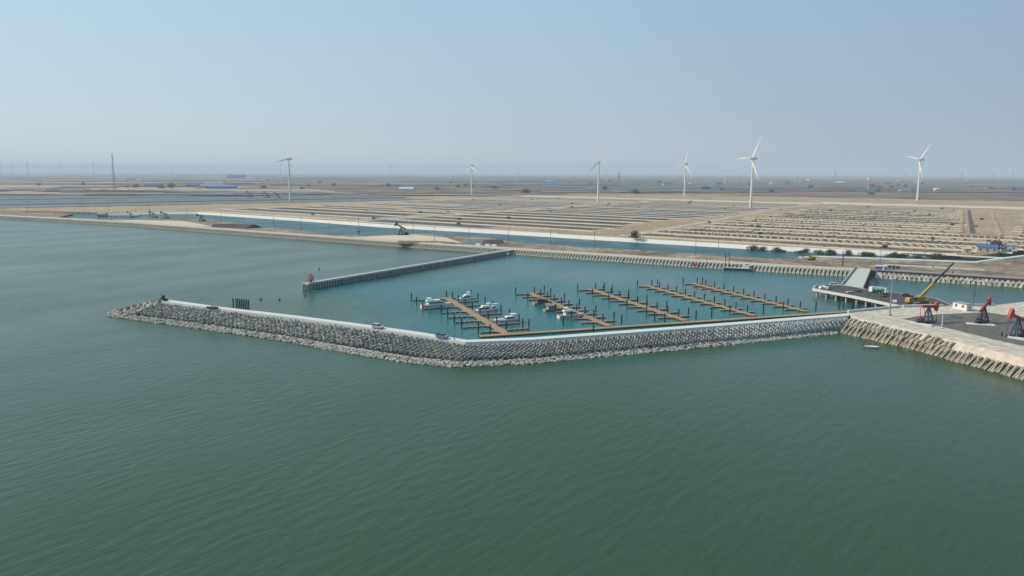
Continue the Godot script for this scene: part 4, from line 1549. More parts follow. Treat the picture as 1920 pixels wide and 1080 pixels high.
func build_platform():
	var edge := poly([131.9, -278.7, 141.4, -256.4, 148.0, -235.7, 154.7, -214.8, 158.4, -201.6, 164, -180])
	var toe := poly([124.0, -274.5, 132.4, -256.7, 138.3, -245.9, 143.7, -227.9, 151.3, -207.1, 154.8, -195.9, 160, -178])
	var outline := edge.duplicate()
	outline.append_array(poly([300, -170, 320, -340, 262, -331, 243, -322, 223, -313.6, 202, -304, 183, -302.5, 166, -300.5, 134.5, -288.0]))
	var g := thing("quay_ground", "", "")
	g.set_meta("kind", "structure")
	var st := start()
	slab(st, outline, -1.0, 5.0)
	part(g, "concrete_apron", st, M.concrete_tan)
	st = start()
	sheet(st, poly([149.5, -275.0, 160, -281, 168.6, -284.4, 190.6, -289.0, 197.5, -279.7, 212, -272.8, 240, -262, 190, -196, 172.5, -221.0, 166.2, -229.0, 161.6, -241.4, 157.6, -256.7]), 5.03)
	part(g, "asphalt_yard", st, M.asphalt)
	st = start()
	sheet(st, poly([136, -284, 146, -274, 153, -252, 159, -233, 166, -214, 170, -200, 168, -200, 163, -214, 156.5, -234, 150.5, -253, 143.5, -274, 134.5, -283]), 5.025)
	part(g, "service_road", st, M.road)
	# low white parapet along the back
	st = start()
	for i in [[134.5, -287.6, 162, -299.6], [163, -300, 181, -302.2], [187, -302.6, 203, -303.4]]:
		bar(st, Vector3(i[0], 5.45, i[1]), Vector3(i[2], 5.45, i[3]), 0.7, 0.95)
	part(g, "parapet", st, M.concrete_white)
	# rough stone edge towards the inner channel
	var xs := []
	var cs := []
	var line := poly([168, -303, 186, -304.5, 203, -306, 224, -316, 244, -324.5, 300, -338])
	for i in 420:
		var q := along(line, rng.randf() * length_of(line))
		var p: Vector2 = q[0] + Vector2(0, rng.randf_range(-4.0, 0.6))
		var sc := rng.randf_range(0.5, 1.2)
		xs.append(Transform3D(Basis.from_euler(Vector3(rng.randf() * 6, rng.randf() * 6, rng.randf() * 6)).scaled(Vector3.ONE * sc), v3(p, 3.8 + (p.y - q[0].y) * 0.75 + rng.randf_range(-0.3, 0.5))))
		var c := Vector3(0.42, 0.40, 0.36) * rng.randf_range(0.5, 1.2)
		cs.append(Color(c.x, c.y, c.z))
	many(g, "edge_rubble", rock_mesh(8), M.rock, xs, cs)
	# sea wall with two rows of concrete units
	var w := thing("sea_wall", "platform sea wall of tan concrete units standing in rows above the water", "sea wall")
	var low := []
	var midl := []
	var high := []
	for i in edge.size():
		low.append(v3(toe[i] + (edge[i] - toe[i]).normalized() * 2.4, -0.8))
		midl.append(v3(toe[i].lerp(edge[i], 0.62), 2.3))
		high.append(v3(edge[i], 4.98))
	st = start()
	band(st, low, midl)
	part(w, "slope", st, M.underlayer)
	st = start()
	band(st, midl, high)
	part(w, "upper_slope", st, M.concrete_tan)
	var fin := fin_mesh()
	var fins := [M.fin, mk(Color(0.345, 0.30, 0.235), 0.93, "grain", 0.3), mk(Color(0.42, 0.365, 0.285), 0.93, "grain", 0.3)]
	var L := length_of(toe)
	for row in 2:
		var s := 0.6 + row * 0.95
		while s < (L - 14.0 if row == 0 else L * 0.42):
			var q := along(toe, s)
			var d: Vector2 = q[1]
			var n := Vector2(-d.y, d.x)
			if n.x < 0: n = -n
			var e := along(edge, s / L * length_of(edge))
			var wd: float = (e[0] as Vector2).distance_to(q[0])
			var p: Vector2 = q[0] + n * (1.9 + row * wd * 0.36)
			var o := part(w, "armour_unit", fin, fins[rng.randi() % 3])
			var hd := heading(-d.x, -d.y)
			# local +z looks out to sea
			var b := Basis(Vector3.UP, atan2(-n.x, -n.y) + rng.randf_range(-0.16, 0.16)).scaled(Vector3.ONE * rng.randf_range(0.93, 1.07))
			o.transform = Transform3D(b * Basis(Vector3.RIGHT, rng.randf_range(-0.14, 0.08)) * Basis(Vector3(0, 0, 1), rng.randf_range(-0.08, 0.08)), v3(p, -0.1 + row * 1.75 + rng.randf_range(-0.15, 0.15)))
			s += 1.95
	# pump jacks
	pump_jack("leftmost red pump jack on the platform, its head turned right", Vector3(155.2, 5.15, -267.8), heading(0.92, -0.38), 1.0, -0.06, M.red, M.blue_steel, M.red_dark)
	pump_jack("middle dark red pump jack on the platform with raised head", Vector3(176.4, 5.15, -268.5), heading(0.80, -0.60), 1.0, 0.42, M.red_mid, M.dark_steel, M.navy)
	pump_jack("nearest red pump jack on blue legs at the right edge", Vector3(172.6, 5.15, -244.6), heading(-0.93, 0.36), 1.08, 0.36, M.red, M.blue_steel, M.red_dark)
	# white concrete pads beside them
	st = start()
	for q in [[150.5, -262.8, 8.0, 2.2, -0.5, 0.35], [171.5, -263.5, 7.5, 2.6, -0.25, 0.2], [181.5, -267.5, 6.0, 2.0, 0.2, 0.2], [174.2, -234.8, 11.0, 2.4, -0.75, 0.4], [166.4, -262.4, 4.0, 1.6, -0.3, 0.2]]:
		pass
	var pads := [[150.9, -264.3, 8.0, 2.0, 0.9, 0.4, "white concrete plinth beside the leftmost pump jack"], [173.0, -264.6, 9.0, 3.0, 0.35, 0.22, "white concrete pad under the middle pump jack"], [171.8, -239.4, 10.5, 2.2, 0.95, 0.45, "long white concrete plinth in front of the nearest pump jack"]]
	for q in pads:
		var o := part(self, numbered("concrete_plinth"), boxm(Vector3(q[2], q[5], q[3]), Vector3(0, q[5] / 2, 0)), M.concrete_white)
		o.position = Vector3(q[0], 5.04, q[1])
		o.rotation.y = -q[4]
		tag(o, q[6], "plinth")
	# site cabin
	var t := thing("site_cabin", "white site cabin with grey roof behind the pump jacks", "cabin", Vector3(184.6, 5.03, -294.8), heading(0.31, 0.95))
	part(t, "wall", boxm(Vector3(6.4, 2.6, 3.2), Vector3(0, 1.3, 0)), M.white_matt)
	st = start()
	profile(st, Transform3D(Basis(Vector3.UP, 0), Vector3(0, 2.6, 0)), PackedVector2Array([Vector2(-3.4, 0), Vector2(3.4, 0), Vector2(3.3, 0.22), Vector2(-3.3, 0.22)]), -1.8, 1.8)
	part(t, "roof", st, M.roof_grey)
	for x in [-1.6, 1.5]:
		for z in [1.61]:
			var o := part(t, "window", boxm(Vector3(0.9, 0.9, 0.06), Vector3(x, 1.65, z)), M.glass)
			part(o, "frame", boxm(Vector3(1.1, 0.1, 0.1), Vector3(x, 1.15, z)), M.steel)
	part(t, "door", boxm(Vector3(0.06, 2.0, 0.9), Vector3(3.21, 1.0, 0)), M.steel)
	# high mast lamp
	t = thing("lamp_mast", "tall grey lamp mast with a ring of floodlights at the platform corner", "lamp mast", Vector3(147.9, 5.0, -281.2))
	st = start()
	tube(st, Vector3.ZERO, Vector3(0, 6.0, 0), 0.30, 0.24, 10)
	tube(st, Vector3(0, 6, 0), Vector3(0, 19.5, 0), 0.22, 0.13, 10)
	part(t, "pole", st, M.steel)
	part(t, "base", boxm(Vector3(1.2, 0.6, 1.2), Vector3(0, 0.3, 0)), M.concrete)
	st = start()
	for k in 8:
		var a := TAU * k / 8
		tube(st, Vector3(0, 19.2, 0), Vector3(cos(a) * 1.5, 19.4, sin(a) * 1.5), 0.05, 0.05, 5)
	part(t, "lamp_ring", st, M.steel)
	for k in 6:
		var a := TAU * k / 6
		st = start()
		box(st, Transform3D(Basis(Vector3.UP, -a), Vector3(cos(a) * 1.7, 19.25, sin(a) * 1.7)), Vector3(0.8, 0.7, 1.0))
		part(t, "floodlight", st, M.dark_steel)
	t = thing("flag_pole", "slim white pole beside the leftmost pump jack's wellhead", "pole", Vector3(154.6, 5.0, -257.6))
	st = start()
	tube(st, Vector3.ZERO, Vector3(0, 4.8, 0), 0.13, 0.09, 8)
	part(t, "shaft", st, M.white_paint)
	part(t, "foot", boxm(Vector3(0.6, 0.25, 0.6), Vector3(0, 0.12, 0)), M.concrete)
	t = thing("hydrant", "small dark post at the asphalt edge near the nearest pump jack", "post", Vector3(168.3, 5.03, -245.6))
	st = start()
	tube(st, Vector3.ZERO, Vector3(0, 1.2, 0), 0.28, 0.24, 8)
	part(t, "post", st, M.dark_steel)
	st = start()
	tube(st, Vector3(0, 1.2, 0), Vector3(0, 1.5, 0), 0.36, 0.1, 8)
	part(t, "cap", st, M.dark_steel)
	t = thing("antenna_post", "thin dark antenna post behind the middle pump jack", "post", Vector3(194, 5.0, -302.5))
	st = start()
	tube(st, Vector3.ZERO, Vector3(0, 6.6, 0), 0.09, 0.05, 6)
	part(t, "shaft", st, M.dark_steel)
	st = start()
	bar(st, Vector3(-0.6, 6.2, 0), Vector3(0.6, 6.2, 0), 0.08, 0.08)
	bar(st, Vector3(-0.4, 4.6, 0), Vector3(0.4, 4.6, 0), 0.08, 0.3)
	part(t, "aerial", st, M.dark_steel)

# ================================================================= quay on the right
func build_quay():
	var t := thing("shore_quay", "grey quay road on the far shore above a row of pale armour stones", "quay")
	var a := Vector2(213.5, -425.5)
	var b := Vector2(335.0, -357.0)
	var d := (b - a).normalized()
	var n := Vector2(d.y, -d.x)
	if n.y > 0: n = -n
	var m2 := [mk(Color(0.58, 0.54, 0.45), 0.93, "grain", 0.3), mk(Color(0.46, 0.42, 0.34), 0.93, "grain", 0.3), mk(Color(0.66, 0.62, 0.53), 0.93, "grain", 0.3)]
	var st := start()
	slab(st, PackedVector2Array([a, b, b + n * 5.0, a + n * 5.0]), 3.7, 4.3, true)
	part(t, "roadway", st, M.concrete_grey)
	st = start()
	bar(st, v3(a - n * 0.1, 4.2), v3(b - n * 0.1, 4.2), 0.35, 0.5)
	part(t, "kerb", st, M.concrete)
	st = start()
	bar(st, v3(a + n * 2.2, 2.4), v3(b + n * 2.2, 2.4), 0.6, 2.8)
	part(t, "back_wall", st, M.concrete_grey)
	st = start()
	var lo := []
	var hi := []
	for k in 6:
		lo.append(v3(a.lerp(b, k / 5.0) - n * 6.5, -0.8))
		hi.append(v3(a.lerp(b, k / 5.0) + n * 2.0, 2.6))
	band(st, lo, hi)
	part(t, "slope", st, m2[0])
	var fin := fin_mesh()
	var s := 1.0
	var L := a.distance_to(b)
	while s < L:
		for row in 2:
			var o := part(t, "armour_unit", fin, m2[rng.randi() % 3])
			var p := a + d * (s + row * 1.2 + rng.randf_range(-0.3, 0.3)) - n * (4.6 - row * 2.6)
			o.transform = Transform3D(Basis(Vector3.UP, atan2(-n.x, -n.y) + rng.randf_range(-0.4, 0.4)) * Basis(Vector3.RIGHT, rng.randf_range(-0.25, 0.1)) * Basis.from_scale(Vector3(1, 0.72, 0.8)), v3(p, -0.2 + row * 0.9))
		s += 2.4
	# blue work boat shed / barge roof by the ramp
	var q := thing("site_shed", "low blue and white shed between the ramp and the shore quay", "shed", Vector3(217.0, 4.31, -426.5), heading(d.x, d.y))
	part(q, "wall", boxm(Vector3(6.0, 1.8, 2.4), Vector3(0, 0.9, 0)), M.roof_blue)
	st = start()
	profile(st, Transform3D(), PackedVector2Array([Vector2(-3.2, 1.8), Vector2(3.2, 1.8), Vector2(2.8, 2.3), Vector2(-2.8, 2.3)]), -1.4, 1.4)
	part(q, "roof", st, M.white_matt)
	part(q, "door", boxm(Vector3(0.9, 1.5, 0.06), Vector3(1.2, 0.75, 1.21)), M.white_matt)
	car("parked_car", "dark car behind the blue and white shed at the ramp head", Vector3(222, 3.95, -436.0), heading(d.x, d.y), M.dark_steel)

# ================================================================= wind turbines
func blade_mesh() -> ArrayMesh:
	var st := start()
	var n := 10
	var R := []
	for i in n + 1:
		var t := float(i) / n
		var r := 1.2 + 37.0 * t
		var ch := 1.6 + 1.5 * smoothstep(0.0, 0.18, t) - 2.5 * smoothstep(0.18, 1.0, t)
		var th := lerpf(0.9, 0.12, pow(t, 0.6))
		var tw := lerpf(0.5, 0.02, sqrt(t))
		var c := Vector2(cos(tw), sin(tw))
		var ring := []
		for k in [[-0.3, 0.0], [0.1, 0.5], [0.7, 0.0], [0.1, -0.5]]:
			var x: float = k[0] * ch
			var z: float = k[1] * th
			ring.append(Vector3(x * c.x - z * c.y, r, x * c.y + z * c.x))
		R.append(ring)
	for i in n:
		for k in 4:
			quad(st, R[i][k], R[i][(k + 1) % 4], R[i + 1][(k + 1) % 4], R[i + 1][k])
	quad(st, R[n][0], R[n][1], R[n][2], R[n][3])
	return st.commit()

func turbine(label: String, at: Vector2, hub_h: float, yaw: float, spin: float):
	# yaw: direction the rotor looks to; spin: degrees of the first blade from the right, seen from the front
	var t := thing("wind_turbine", label, "wind turbine", v3(at, 3.0), yaw, "wind turbines across the salt pans")
	var k := hub_h / 78.0
	t.scale = Vector3.ONE * k
	if not M.has("tower_shape"):
		var st := start()
		tube(st, Vector3.ZERO, Vector3(0, 76.4, 0), 2.15, 1.3, 20)
		M.tower_shape = st.commit()
		st = start()
		profile(st, Transform3D(Basis(), Vector3(0, 76.4, 0)), PackedVector2Array([Vector2(-1.7, 0.2), Vector2(1.7, 0.2), Vector2(1.9, 1.8), Vector2(1.3, 3.6), Vector2(-1.3, 3.6), Vector2(-1.9, 1.8)]), -7.0, 2.6)
		M.nacelle_shape = st.commit()
		st = start()
		tube(st, Vector3(0, 78.2, 2.6), Vector3(0, 78.2, 4.6), 1.6, 1.5, 14)
		tube(st, Vector3(0, 78.2, 4.6), Vector3(0, 78.2, 6.2), 1.5, 0.3, 14)
		M.hub_shape = st.commit()
		M.blade_shape = blade_mesh()
	part(t, "tower", M.tower_shape, M.white_matt)
	part(t, "nacelle", M.nacelle_shape, M.white_matt)
	part(t, "hub", M.hub_shape, M.white_matt)
	for i in 3:
		var o := part(t, "blade", M.blade_shape, M.white_matt)
		o.transform = Transform3D(Basis(Vector3(0, 0, 1), deg_to_rad(spin + i * 120.0 - 90.0)), Vector3(0, 78.2, 3.7))

func build_turbines():
	# rotor looks along local +z; yaw turns it
	turbine("tall white wind turbine left of centre, standing over the left salt pans", Vector2(-424, -1406), 80, -0.5, 72)
	turbine("white wind turbine just left of the picture's centre behind the pans", Vector2(-101, -1836), 72, -1.0, 95)
	turbine("white wind turbine right of centre with one blade pointing down left", Vector2(164, -1407), 76, -0.43, 225)
	turbine("white wind turbine between the centre one and the nearest one", Vector2(423, -1811), 78, -1.0, 75)
	turbine("nearest and tallest looking white wind turbine, right of centre", Vector2(393, -1212), 80, -1.15, 60)
	turbine("rightmost of the large white wind turbines", Vector2(868, -1578), 86, -1.36, 48)
	turbine("small white turbine close beside the tall left one", Vector2(-1211, -3868), 88, -0.8, 80)
	turbine("faint distant turbine between the two large left ones", Vector2(-573, -3483), 80, -1.1, 100)
	turbine("faint distant turbine just right of the centre one", Vector2(581, -4562), 78, -0.2, 30)
	turbine("faint distant turbine on the horizon between the two right ones", Vector2(1871, -4907), 88, -0.6, 140)
	turbine("faint distant turbine near the right edge of the horizon", Vector2(3468, -5647), 98, -0.7, 50)
	turbine("faint dark turbine at the far left, the clearest on the left horizon", Vector2(-3600, -5500), 112, -0.3, 40)
	turbine("faint turbine just left of the lattice mast", Vector2(-3110, -5500), 105, -0.3, 200)
	turbine("very faint turbine nearest the left picture edge", Vector2(-4560, -6600), 112, -0.2, 75)
	turbine("very faint turbine second from the left picture edge", Vector2(-4500, -6660), 112, -0.4, 20)
	turbine("very faint turbine midway between picture edge and lattice mast", Vector2(-4020, -6600), 112, -0.3, 100)
	turbine("very faint turbine just right of the lattice mast", Vector2(-3570, -6600), 112, -0.3, 50)
	turbine("very faint turbine above the blue sheds on the left", Vector2(-3030, -6600), 110, -0.6, 10)
	turbine("very faint turbine above the long blue shed", Vector2(-2720, -6600), 108, -0.6, 85)
	turbine("faint turbine behind the nearest turbine's left blade", Vector2(1180, -4100), 80, -0.9, 10)
	turbine("faint slim turbine just left of the centre of the horizon", Vector2(35, -4500), 78, -1.3, 90)
	turbine("faint turbine left of the large second turbine from the right", Vector2(930, -4000), 82, -1.2, 85)
	turbine("faint turbine on the horizon midway between mast and tall left turbine", Vector2(-3300, -7200), 92, -0.6, 20)

# ================================================================= utility poles, masts, far pump jacks
func build_poles():
	var spots := [[-667, -1010, 0], [-587, -940, 0], [-635, -1085, 0], [-581, -1058, 0], [-523, -1019, 0], [-446, -903, 1], [-384, -865, 0], [-304, -766, 0], [-235, -722, 0], [-203, -704, 0], [-162, -650, 0], [-136, -648, 1], [-92, -680, 0], [-63, -593, 0], [-35, -594, 0], [-3, -588, 0], [30, -572, 0], [62, -549, 0], [94, -524, 0], [128, -508, 0], [143, -505, 0], [238, -470, 0], [262, -462, 0]]
	for q in spots:
		var big: bool = q[2] == 1
		var t := thing("utility_pole", "thin grey utility pole in the line between dyke road and canal" if not big else "", "utility pole", Vector3(q[0], 3.2, q[1]), heading(0.86, 0.51), "utility poles along the dyke" if not big else "")
		if big: t.set_meta("label", "tall dark pole with transformer left of the twin pump jacks" if q[0] < -400 else "tall dark pole with transformer left of the single pump jack")
		var h := 13.0 if not big else 17.0
		var st := start()
		tube(st, Vector3.ZERO, Vector3(0, h, 0), 0.2 if not big else 0.3, 0.12, 6)
		part(t, "pole", st, M.wood_pole)
		st = start()
		bar(st, Vector3(0, h - 0.8, -1.1), Vector3(0, h - 0.8, 1.1), 0.14, 0.14)
		part(t, "crossarm", st, M.wood_pole)
		if big:
			part(t, "transformer", boxm(Vector3(1.6, 1.4, 2.2), Vector3(0, 4.2, 0)), M.dark_steel)
	# lattice mast on the left horizon
	var t := thing("lattice_mast", "tall dark lattice mast rising above the left horizon", "mast", Vector3(-1205, 3.0, -2235))
	lattice(t, 108.0, 5.5, 1.0, 12, 0.32)
	var P := [[3870, -8867, "distant pylon between the two right turbines"], [4969, -9346, "distant pylon just left of the rightmost large turbine"], [5931, -9765, "distant pylon beside the small right turbine"], [6510, -10018, "distant pylon right of the small right turbine"], [623, -4334, "distant lattice pylon just right of the centre turbine"], [6889, -10183, "rightmost distant pylon at the picture edge"]]
	for p in P:
		var o := thing("power_pylon", p[2], "pylon", Vector3(p[0], 3.0, p[1]), 0, "power pylons on the horizon")
		lattice(o, 95.0 if p[1] < -6000 else 62.0, 14.0 if p[1] < -6000 else 9.0, 2.0, 6, 1.1)
		var st := start()
		var hh := 95.0 if p[1] < -6000 else 62.0
		for k in [0.72, 0.86]:
			bar(st, Vector3(-13, hh * k, 0), Vector3(13, hh * k, 0), 1.0, 1.4)
		part(o, "crossarm", st, M.steel)
	# dark pump jacks on land
	pump_jack("single dark pump jack on the bare pad between dyke and canal", Vector3(-101, 3.3, -664), heading(-0.85, 0.3), 1.25, 0.5, M.dark_steel, M.dark_steel, M.dark_steel)
	pump_jack("left one of the pair of dark pump jacks beside the dyke", Vector3(-437, 3.3, -892), heading(-0.8, 0.5), 1.0, 0.45, M.dark_steel, M.dark_steel, M.dark_steel)
	pump_jack("right one of the pair of dark pump jacks beside the dyke", Vector3(-420, 3.3, -886), heading(-0.8, 0.5), 1.0, 0.3, M.dark_steel, M.dark_steel, M.dark_steel)
	pump_jack("dark pump jack right of the pair beside the dyke", Vector3(-358, 3.3, -842), heading(-0.7, 0.6), 1.0, 0.3, M.dark_steel, M.dark_steel, M.dark_steel)
	pump_jack("small dark pump jack left of the pair beside the dyke", Vector3(-466, 3.3, -895), heading(-0.8, 0.5), 0.85, 0.5, M.dark_steel, M.dark_steel, M.dark_steel)
	pump_jack("far dark pump jack left of the tall left turbine", Vector3(-543, 3.1, -1628), heading(-0.9, 0.3), 1.45, 0.5, M.dark_steel, M.dark_steel, M.dark_steel)
	pump_jack("far dark pump jack nearest the tall left turbine's foot", Vector3(-510, 3.1, -1598), heading(-0.9, 0.3), 1.4, 0.4, M.dark_steel, M.dark_steel, M.dark_steel)
	pump_jack("far dark pump jack, leftmost of the three near the tall left turbine", Vector3(-592, 3.1, -1659), heading(-0.9, 0.3), 1.45, 0.5, M.dark_steel, M.dark_steel, M.dark_steel)
	# blue signpost and yellow excavator by the dyke
	t = thing("sign_post", "dark blue post with a small white board beside the dyke road", "sign post", Vector3(203.5, 3.9, -447.0), heading(0.9, 0.4))
	var st := start()
	tube(st, Vector3.ZERO, Vector3(0, 7.6, 0), 0.36, 0.3, 8)
	part(t, "post", st, M.blue_steel)
	part(t, "board", boxm(Vector3(2.2, 1.3, 0.2), Vector3(0.3, 8.2, 0)), M.white_matt)
	t = thing("excavator", "yellow green excavator working beside the canal", "excavator", Vector3(198.0, 3.25, -480.5), heading(-1, 0.1))
	for s in [-1, 1]:
		st = start()
		profile(st, Transform3D(), PackedVector2Array([Vector2(-2.0, 0), Vector2(2.0, 0), Vector2(2.3, 0.5), Vector2(2.0, 0.9), Vector2(-2.0, 0.9), Vector2(-2.3, 0.5)]), s * 1.1 - 0.3, s * 1.1 + 0.3)
		part(t, "track", st, M.dark_steel)
	st = start()
	bx(st, -0.6, 0.95, 0, 3.4, 1.5, 2.4)
	part(t, "body", st, M.yellow)
	st = start()
	bx(st, 0.7, 1.2, 0.7, 1.3, 1.8, 1.0)
	part(t, "cab", st, M.yellow)
	st = start()
	bar(st, Vector3(1.0, 1.8, -0.3), Vector3(4.0, 4.6, -0.3), 0.4, 0.6)
	bar(st, Vector3(4.0, 4.6, -0.3), Vector3(6.6, 3.6, -0.3), 0.35, 0.45)
	part(t, "arm", st, M.yellow)
	st = start()
	profile(st, Transform3D(), PackedVector2Array([Vector2(6.3, 3.6), Vector2(6.0, 2.4), Vector2(7.0, 2.3), Vector2(6.9, 3.5)]), -0.8, 0.2)
	part(t, "bucket", st, M.dark_steel)
	# white heaps beside the dyke road
	var hl := ["white covered heap at the dyke road, leftmost of three", "white covered heap at the dyke road, middle of three", "white covered heap at the dyke road, rightmost of three"]
	var hs := [[-26.5, -566.0], [-19.0, -564.0], [-14.0, -561.5]]
	for i in 3:
		st = start()
		ridge(st, PackedVector2Array([Vector2(-1.8, 0), Vector2(1.8, 0.4)]), 3.4, 0.8, 0.0, 1.9)
		var o := part(self, numbered("covered_heap"), st, M.white_matt)
		o.position = Vector3(hs[i][0], 3.25, hs[i][1])
		tag(o, hl[i], "heap", "white heaps by the dyke road")

func lattice(t: Node3D, h: float, w0: float, w1: float, n: int, th: float):
	for c in [[-1, -1], [1, -1], [1, 1], [-1, 1]]:
		var st := start()
		bar(st, Vector3(c[0] * w0 / 2, 0, c[1] * w0 / 2), Vector3(c[0] * w1 / 2, h, c[1] * w1 / 2), th, th)
		part(t, "leg", st, M.dark_steel)
	var st := start()
	var cs := [[-1, -1], [1, -1], [1, 1], [-1, 1]]
	for i in n:
		var k0 := lerpf(w0, w1, float(i) / n) / 2
		var k1 := lerpf(w0, w1, float(i + 1) / n) / 2
		for j in 4:
			var a = cs[j]
			var b = cs[(j + 1) % 4]
			bar(st, Vector3(a[0] * k0, h * i / n, a[1] * k0), Vector3(b[0] * k1, h * (i + 1) / n, b[1] * k1), th * 0.6, th * 0.6)
			bar(st, Vector3(a[0] * k1, h * (i + 1) / n, a[1] * k1), Vector3(b[0] * k1, h * (i + 1) / n, b[1] * k1), th * 0.6, th * 0.6)
	part(t, "bracing", st, M.dark_steel)

# ================================================================= houses and plants
func house(label: String, at: Vector2, turn: float, s: Vector3, wall_m: Material, roof_m: Material, nwin := 3):
	var t := thing("house" if s.x < 20 else "shed", label, "house" if s.x < 20 else "shed", v3(at, 3.0), turn)
	part(t, "wall", boxm(s, Vector3(0, s.y / 2, 0)), wall_m)
	var st := start()
	profile(st, Transform3D(Basis(Vector3.UP, PI / 2), Vector3.ZERO), PackedVector2Array([Vector2(-s.z / 2 - 0.5, s.y), Vector2(s.z / 2 + 0.5, s.y), Vector2(0, s.y + s.z * 0.24)]), -s.x / 2 - 0.4, s.x / 2 + 0.4)
	part(t, "roof", st, roof_m)
	for i in nwin:
		part(t, "window", boxm(Vector3(1.3, 1.2, 0.1), Vector3((i + 0.5 - nwin / 2.0) * s.x / nwin, s.y * 0.55, s.z / 2 + 0.03)), M.glass)
	part(t, "door", boxm(Vector3(1.2, 2.1, 0.1), Vector3(s.x * 0.02, 1.05, s.z / 2 + 0.04)), M.timber_side)

func shrub_mesh(sd: int) -> ArrayMesh:
	var r := RandomNumberGenerator.new()
	r.seed = sd
	var st := start()
	for i in 420:
		var p := Vector3(r.randfn(0, 0.42), absf(r.randfn(0.42, 0.28)), r.randfn(0, 0.42))
		if p.length() > 1.15: continue
		var a := Vector3(r.randf_range(-1, 1), r.randf_range(-0.6, 1), r.randf_range(-1, 1)).normalized() * r.randf_range(0.07, 0.16)
		var b := a.cross(Vector3(r.randf_range(-1, 1), 0.3, r.randf_range(-1, 1))).normalized() * r.randf_range(0.05, 0.1)
		quad(st, p - a, p - b, p + a, p + b)
	return st.commit()

func plant(called: String, label: String, category: String, at: Vector2, y: float, s: Vector3, m: Material, sh: ArrayMesh, group := ""):
	var t := thing(called, label, category, v3(at, y), rng.randf() * 6.0, group)
	var o := part(t, "crown", sh, m)
	o.scale = s
	if called == "tree": o.position.y = s.y * 0.25
	var st := start()
	tube(st, Vector3(0, -0.1, 0), Vector3(0, s.y * 0.6, 0), s.x * 0.05, s.x * 0.02, 6)
	for k in 3:
		tube(st, Vector3(0, s.y * 0.2, 0), Vector3(cos(k * 2.1) * s.x * 0.4, s.y * 0.7, sin(k * 2.1) * s.z * 0.4), s.x * 0.03, s.x * 0.01, 5)
	part(t, "trunk" if called == "tree" else "stem", st, M.bark)

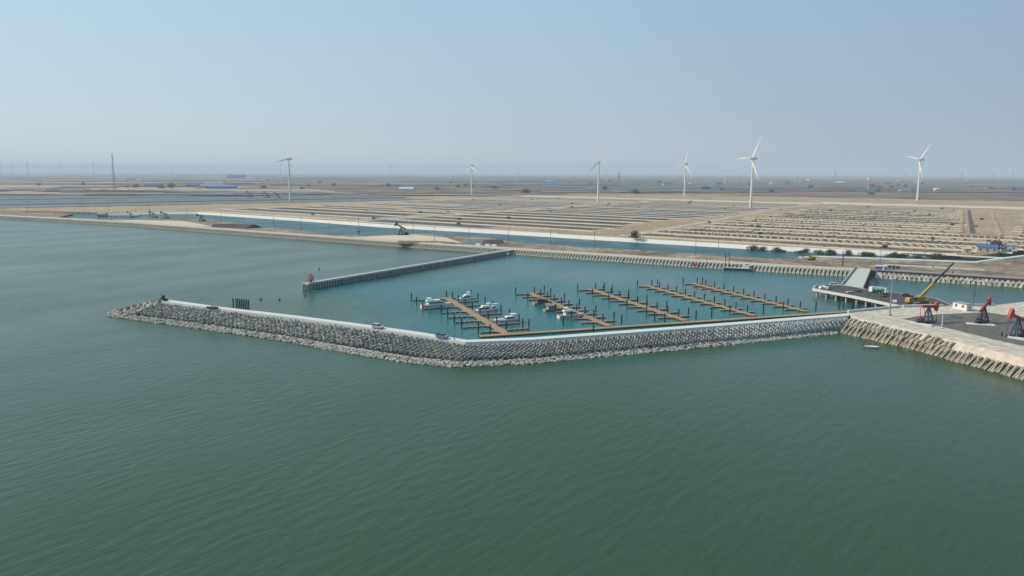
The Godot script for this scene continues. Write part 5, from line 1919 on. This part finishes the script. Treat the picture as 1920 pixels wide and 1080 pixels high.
func build_houses():
	house("small cream house with blue roof near the right edge beyond the canal", Vector2(349, -536), heading(0.9, 0.4), Vector3(13, 4.2, 7), M.wall_cream, M.roof_blue, 3)
	house("small white house right of the blue roofed one", Vector2(372, -546), heading(0.9, 0.4), Vector3(10, 4.5, 7), M.white_matt, M.roof_grey, 2)
	house("cream hut left of the blue roofed house", Vector2(331, -530), heading(0.9, 0.4), Vector3(5, 3.4, 4), M.wall_cream, M.wall_cream, 1)
	house("long low pale shed on the bank left of the pump jacks", Vector2(-478, -905), heading(0.95, -0.1), Vector3(36, 2.6, 7), M.white_matt, M.roof_grey, 6)
	house("small grey hut at the left end of the long low shed", Vector2(-503, -900), heading(0.95, -0.1), Vector3(9, 4.4, 7), M.concrete_grey, M.roof_grey, 2)
	house("long blue roofed shed on the left plain", Vector2(-960, -2440), heading(1, -0.12), Vector3(92, 6, 16), M.roof_blue, M.roof_blue, 8)
	house("blue roofed shed right of the lattice mast", Vector2(-1340, -2760), heading(1, -0.1), Vector3(60, 7, 18), M.roof_blue, M.roof_blue, 6)
	house("blue shed left of the long one, under the far trees", Vector2(-1170, -2700), heading(1, -0.1), Vector3(48, 7, 18), M.roof_blue, M.roof_blue, 5)
	house("long pale shed far behind the blue sheds", Vector2(-1250, -3100), heading(1, 0.0), Vector3(80, 9, 22), M.white_matt, M.roof_grey, 6)
	house("reddish far house beside the long blue shed", Vector2(-1040, -2450), heading(1, 0.1), Vector3(18, 6, 12), M.wall_cream, M.red_dark, 3)
	house("white shed on the plain left of the centre turbine", Vector2(-330, -2300), heading(1, 0.1), Vector3(46, 6, 15), M.white_matt, M.white_matt, 4)
	house("distant pale block on the horizon near the right turbine", Vector2(2300, -5600), heading(1, 0), Vector3(120, 14, 30), M.white_matt, M.roof_grey, 8)
	house("distant long pale block at the right horizon", Vector2(3300, -6600), heading(1, 0), Vector3(260, 14, 30), M.white_matt, M.roof_grey, 10)
	house("distant blue block on the left horizon", Vector2(-2350, -6300), heading(1, 0), Vector3(150, 22, 30), M.roof_blue, M.roof_blue, 8)
	house("distant pale block between the two centre turbines", Vector2(150, -3000), heading(1, 0.05), Vector3(70, 8, 20), M.white_matt, M.roof_blue, 5)
	var s1 := shrub_mesh(1)
	var s2 := shrub_mesh(2)
	for i in 34:
		var dp := rng.randf_range(2300, 5600)
		var t := thing("far_building", "tiny pale building far off on the plain below the horizon", "building", Vector3(rng.randf_range(-0.68, 0.68) * dp, 3.0, -dp), rng.randf_range(-0.3, 0.3), "tiny buildings on the far plain")
		var sz := Vector3(rng.randf_range(12, 60), rng.randf_range(4, 8), rng.randf_range(8, 16))
		part(t, "wall", boxm(sz, Vector3(0, sz.y / 2, 0)), [M.white_matt, M.wall_cream, M.concrete, M.concrete_grey][i % 4])
		var rf := start()
		profile(rf, Transform3D(Basis(Vector3.UP, PI / 2), Vector3.ZERO), PackedVector2Array([Vector2(-sz.z / 2 - 0.4, sz.y), Vector2(sz.z / 2 + 0.4, sz.y), Vector2(0, sz.y + sz.z * 0.22)]), -sz.x / 2 - 0.4, sz.x / 2 + 0.4)
		part(t, "roof", rf, [M.roof_grey, M.roof_blue, M.white_matt, M.roof_grey, M.red_dark][i % 5])
	for i in 46:
		var dp := rng.randf_range(1900, 4600)
		var sz := rng.randf_range(5, 11)
		plant("tree", "tiny dark tree far off on the plain below the horizon", "tree", Vector2(rng.randf_range(-0.68, 0.68) * dp, -dp), 3.0, Vector3(sz * rng.randf_range(0.8, 2.2), sz, sz), M.leaf if i % 2 else M.shrub, s1 if i % 3 else s2, "tiny trees on the far plain")
	# brown shrubs lining the canal on the right
	var line := poly([190, -574, 206, -560, 240, -544, 268, -532, 306, -520])
	var d0 := 0.0
	var Lc := length_of(line)
	while d0 < Lc:
		var q := along(line, d0)
		plant("canal_shrub", "brown leafless shrub at the foot of the white canal bank, right", "shrub", q[0] + Vector2(-2, 6), 0.7, Vector3(rng.randf_range(2.4, 6.4), rng.randf_range(1.6, 3.8), rng.randf_range(2.5, 4.5)), M.shrub, s1 if rng.randf() < 0.5 else s2, "shrubs along the canal bank")
		d0 += rng.randf_range(1.5, 13.0)
	# scattered dark bushes on the pans
	for i in 40:
		var a := rng.randf_range(-580, 360)
		var b := rng.randf_range(10, 860)
		plant("pan_shrub", "small dark bush dotted among the salt pans", "shrub", ab(a, b), 3.0, Vector3(rng.randf_range(1.6, 3.4), rng.randf_range(1.4, 3.0), rng.randf_range(1.6, 3.4)), M.shrub if rng.randf() < 0.6 else M.leaf, s1 if rng.randf() < 0.5 else s2, "bushes among the salt pans")
	plant("tree", "round dark tree beside the blue sheds on the left plain", "tree", Vector2(-1104, -2390), 3.0, Vector3(13, 14, 13), M.leaf, s1)
	plant("tree", "low dark tree left of the round one by the sheds", "tree", Vector2(-1140, -2400), 3.0, Vector3(14, 7, 12), M.leaf, s2)
	plant("tree", "bushy tree on the canal bank near the centre", "tree", Vector2(106, -630), 3.0, Vector3(5.5, 6, 5.5), M.shrub, s1)
	plant("tree", "dark tree between the two houses at the right edge", "tree", Vector2(360, -542), 3.0, Vector3(6, 7, 6), M.shrub, s2)

func _ready():
	rng.seed = 77
	setup_view()
	setup_materials()
	build_water()
	build_land()
	build_breakwater()
	build_platform()
	build_trestle()
	build_quay()
	build_pier()
	build_marina()
	build_vehicles()
	build_turbines()
	build_poles()
	build_houses()
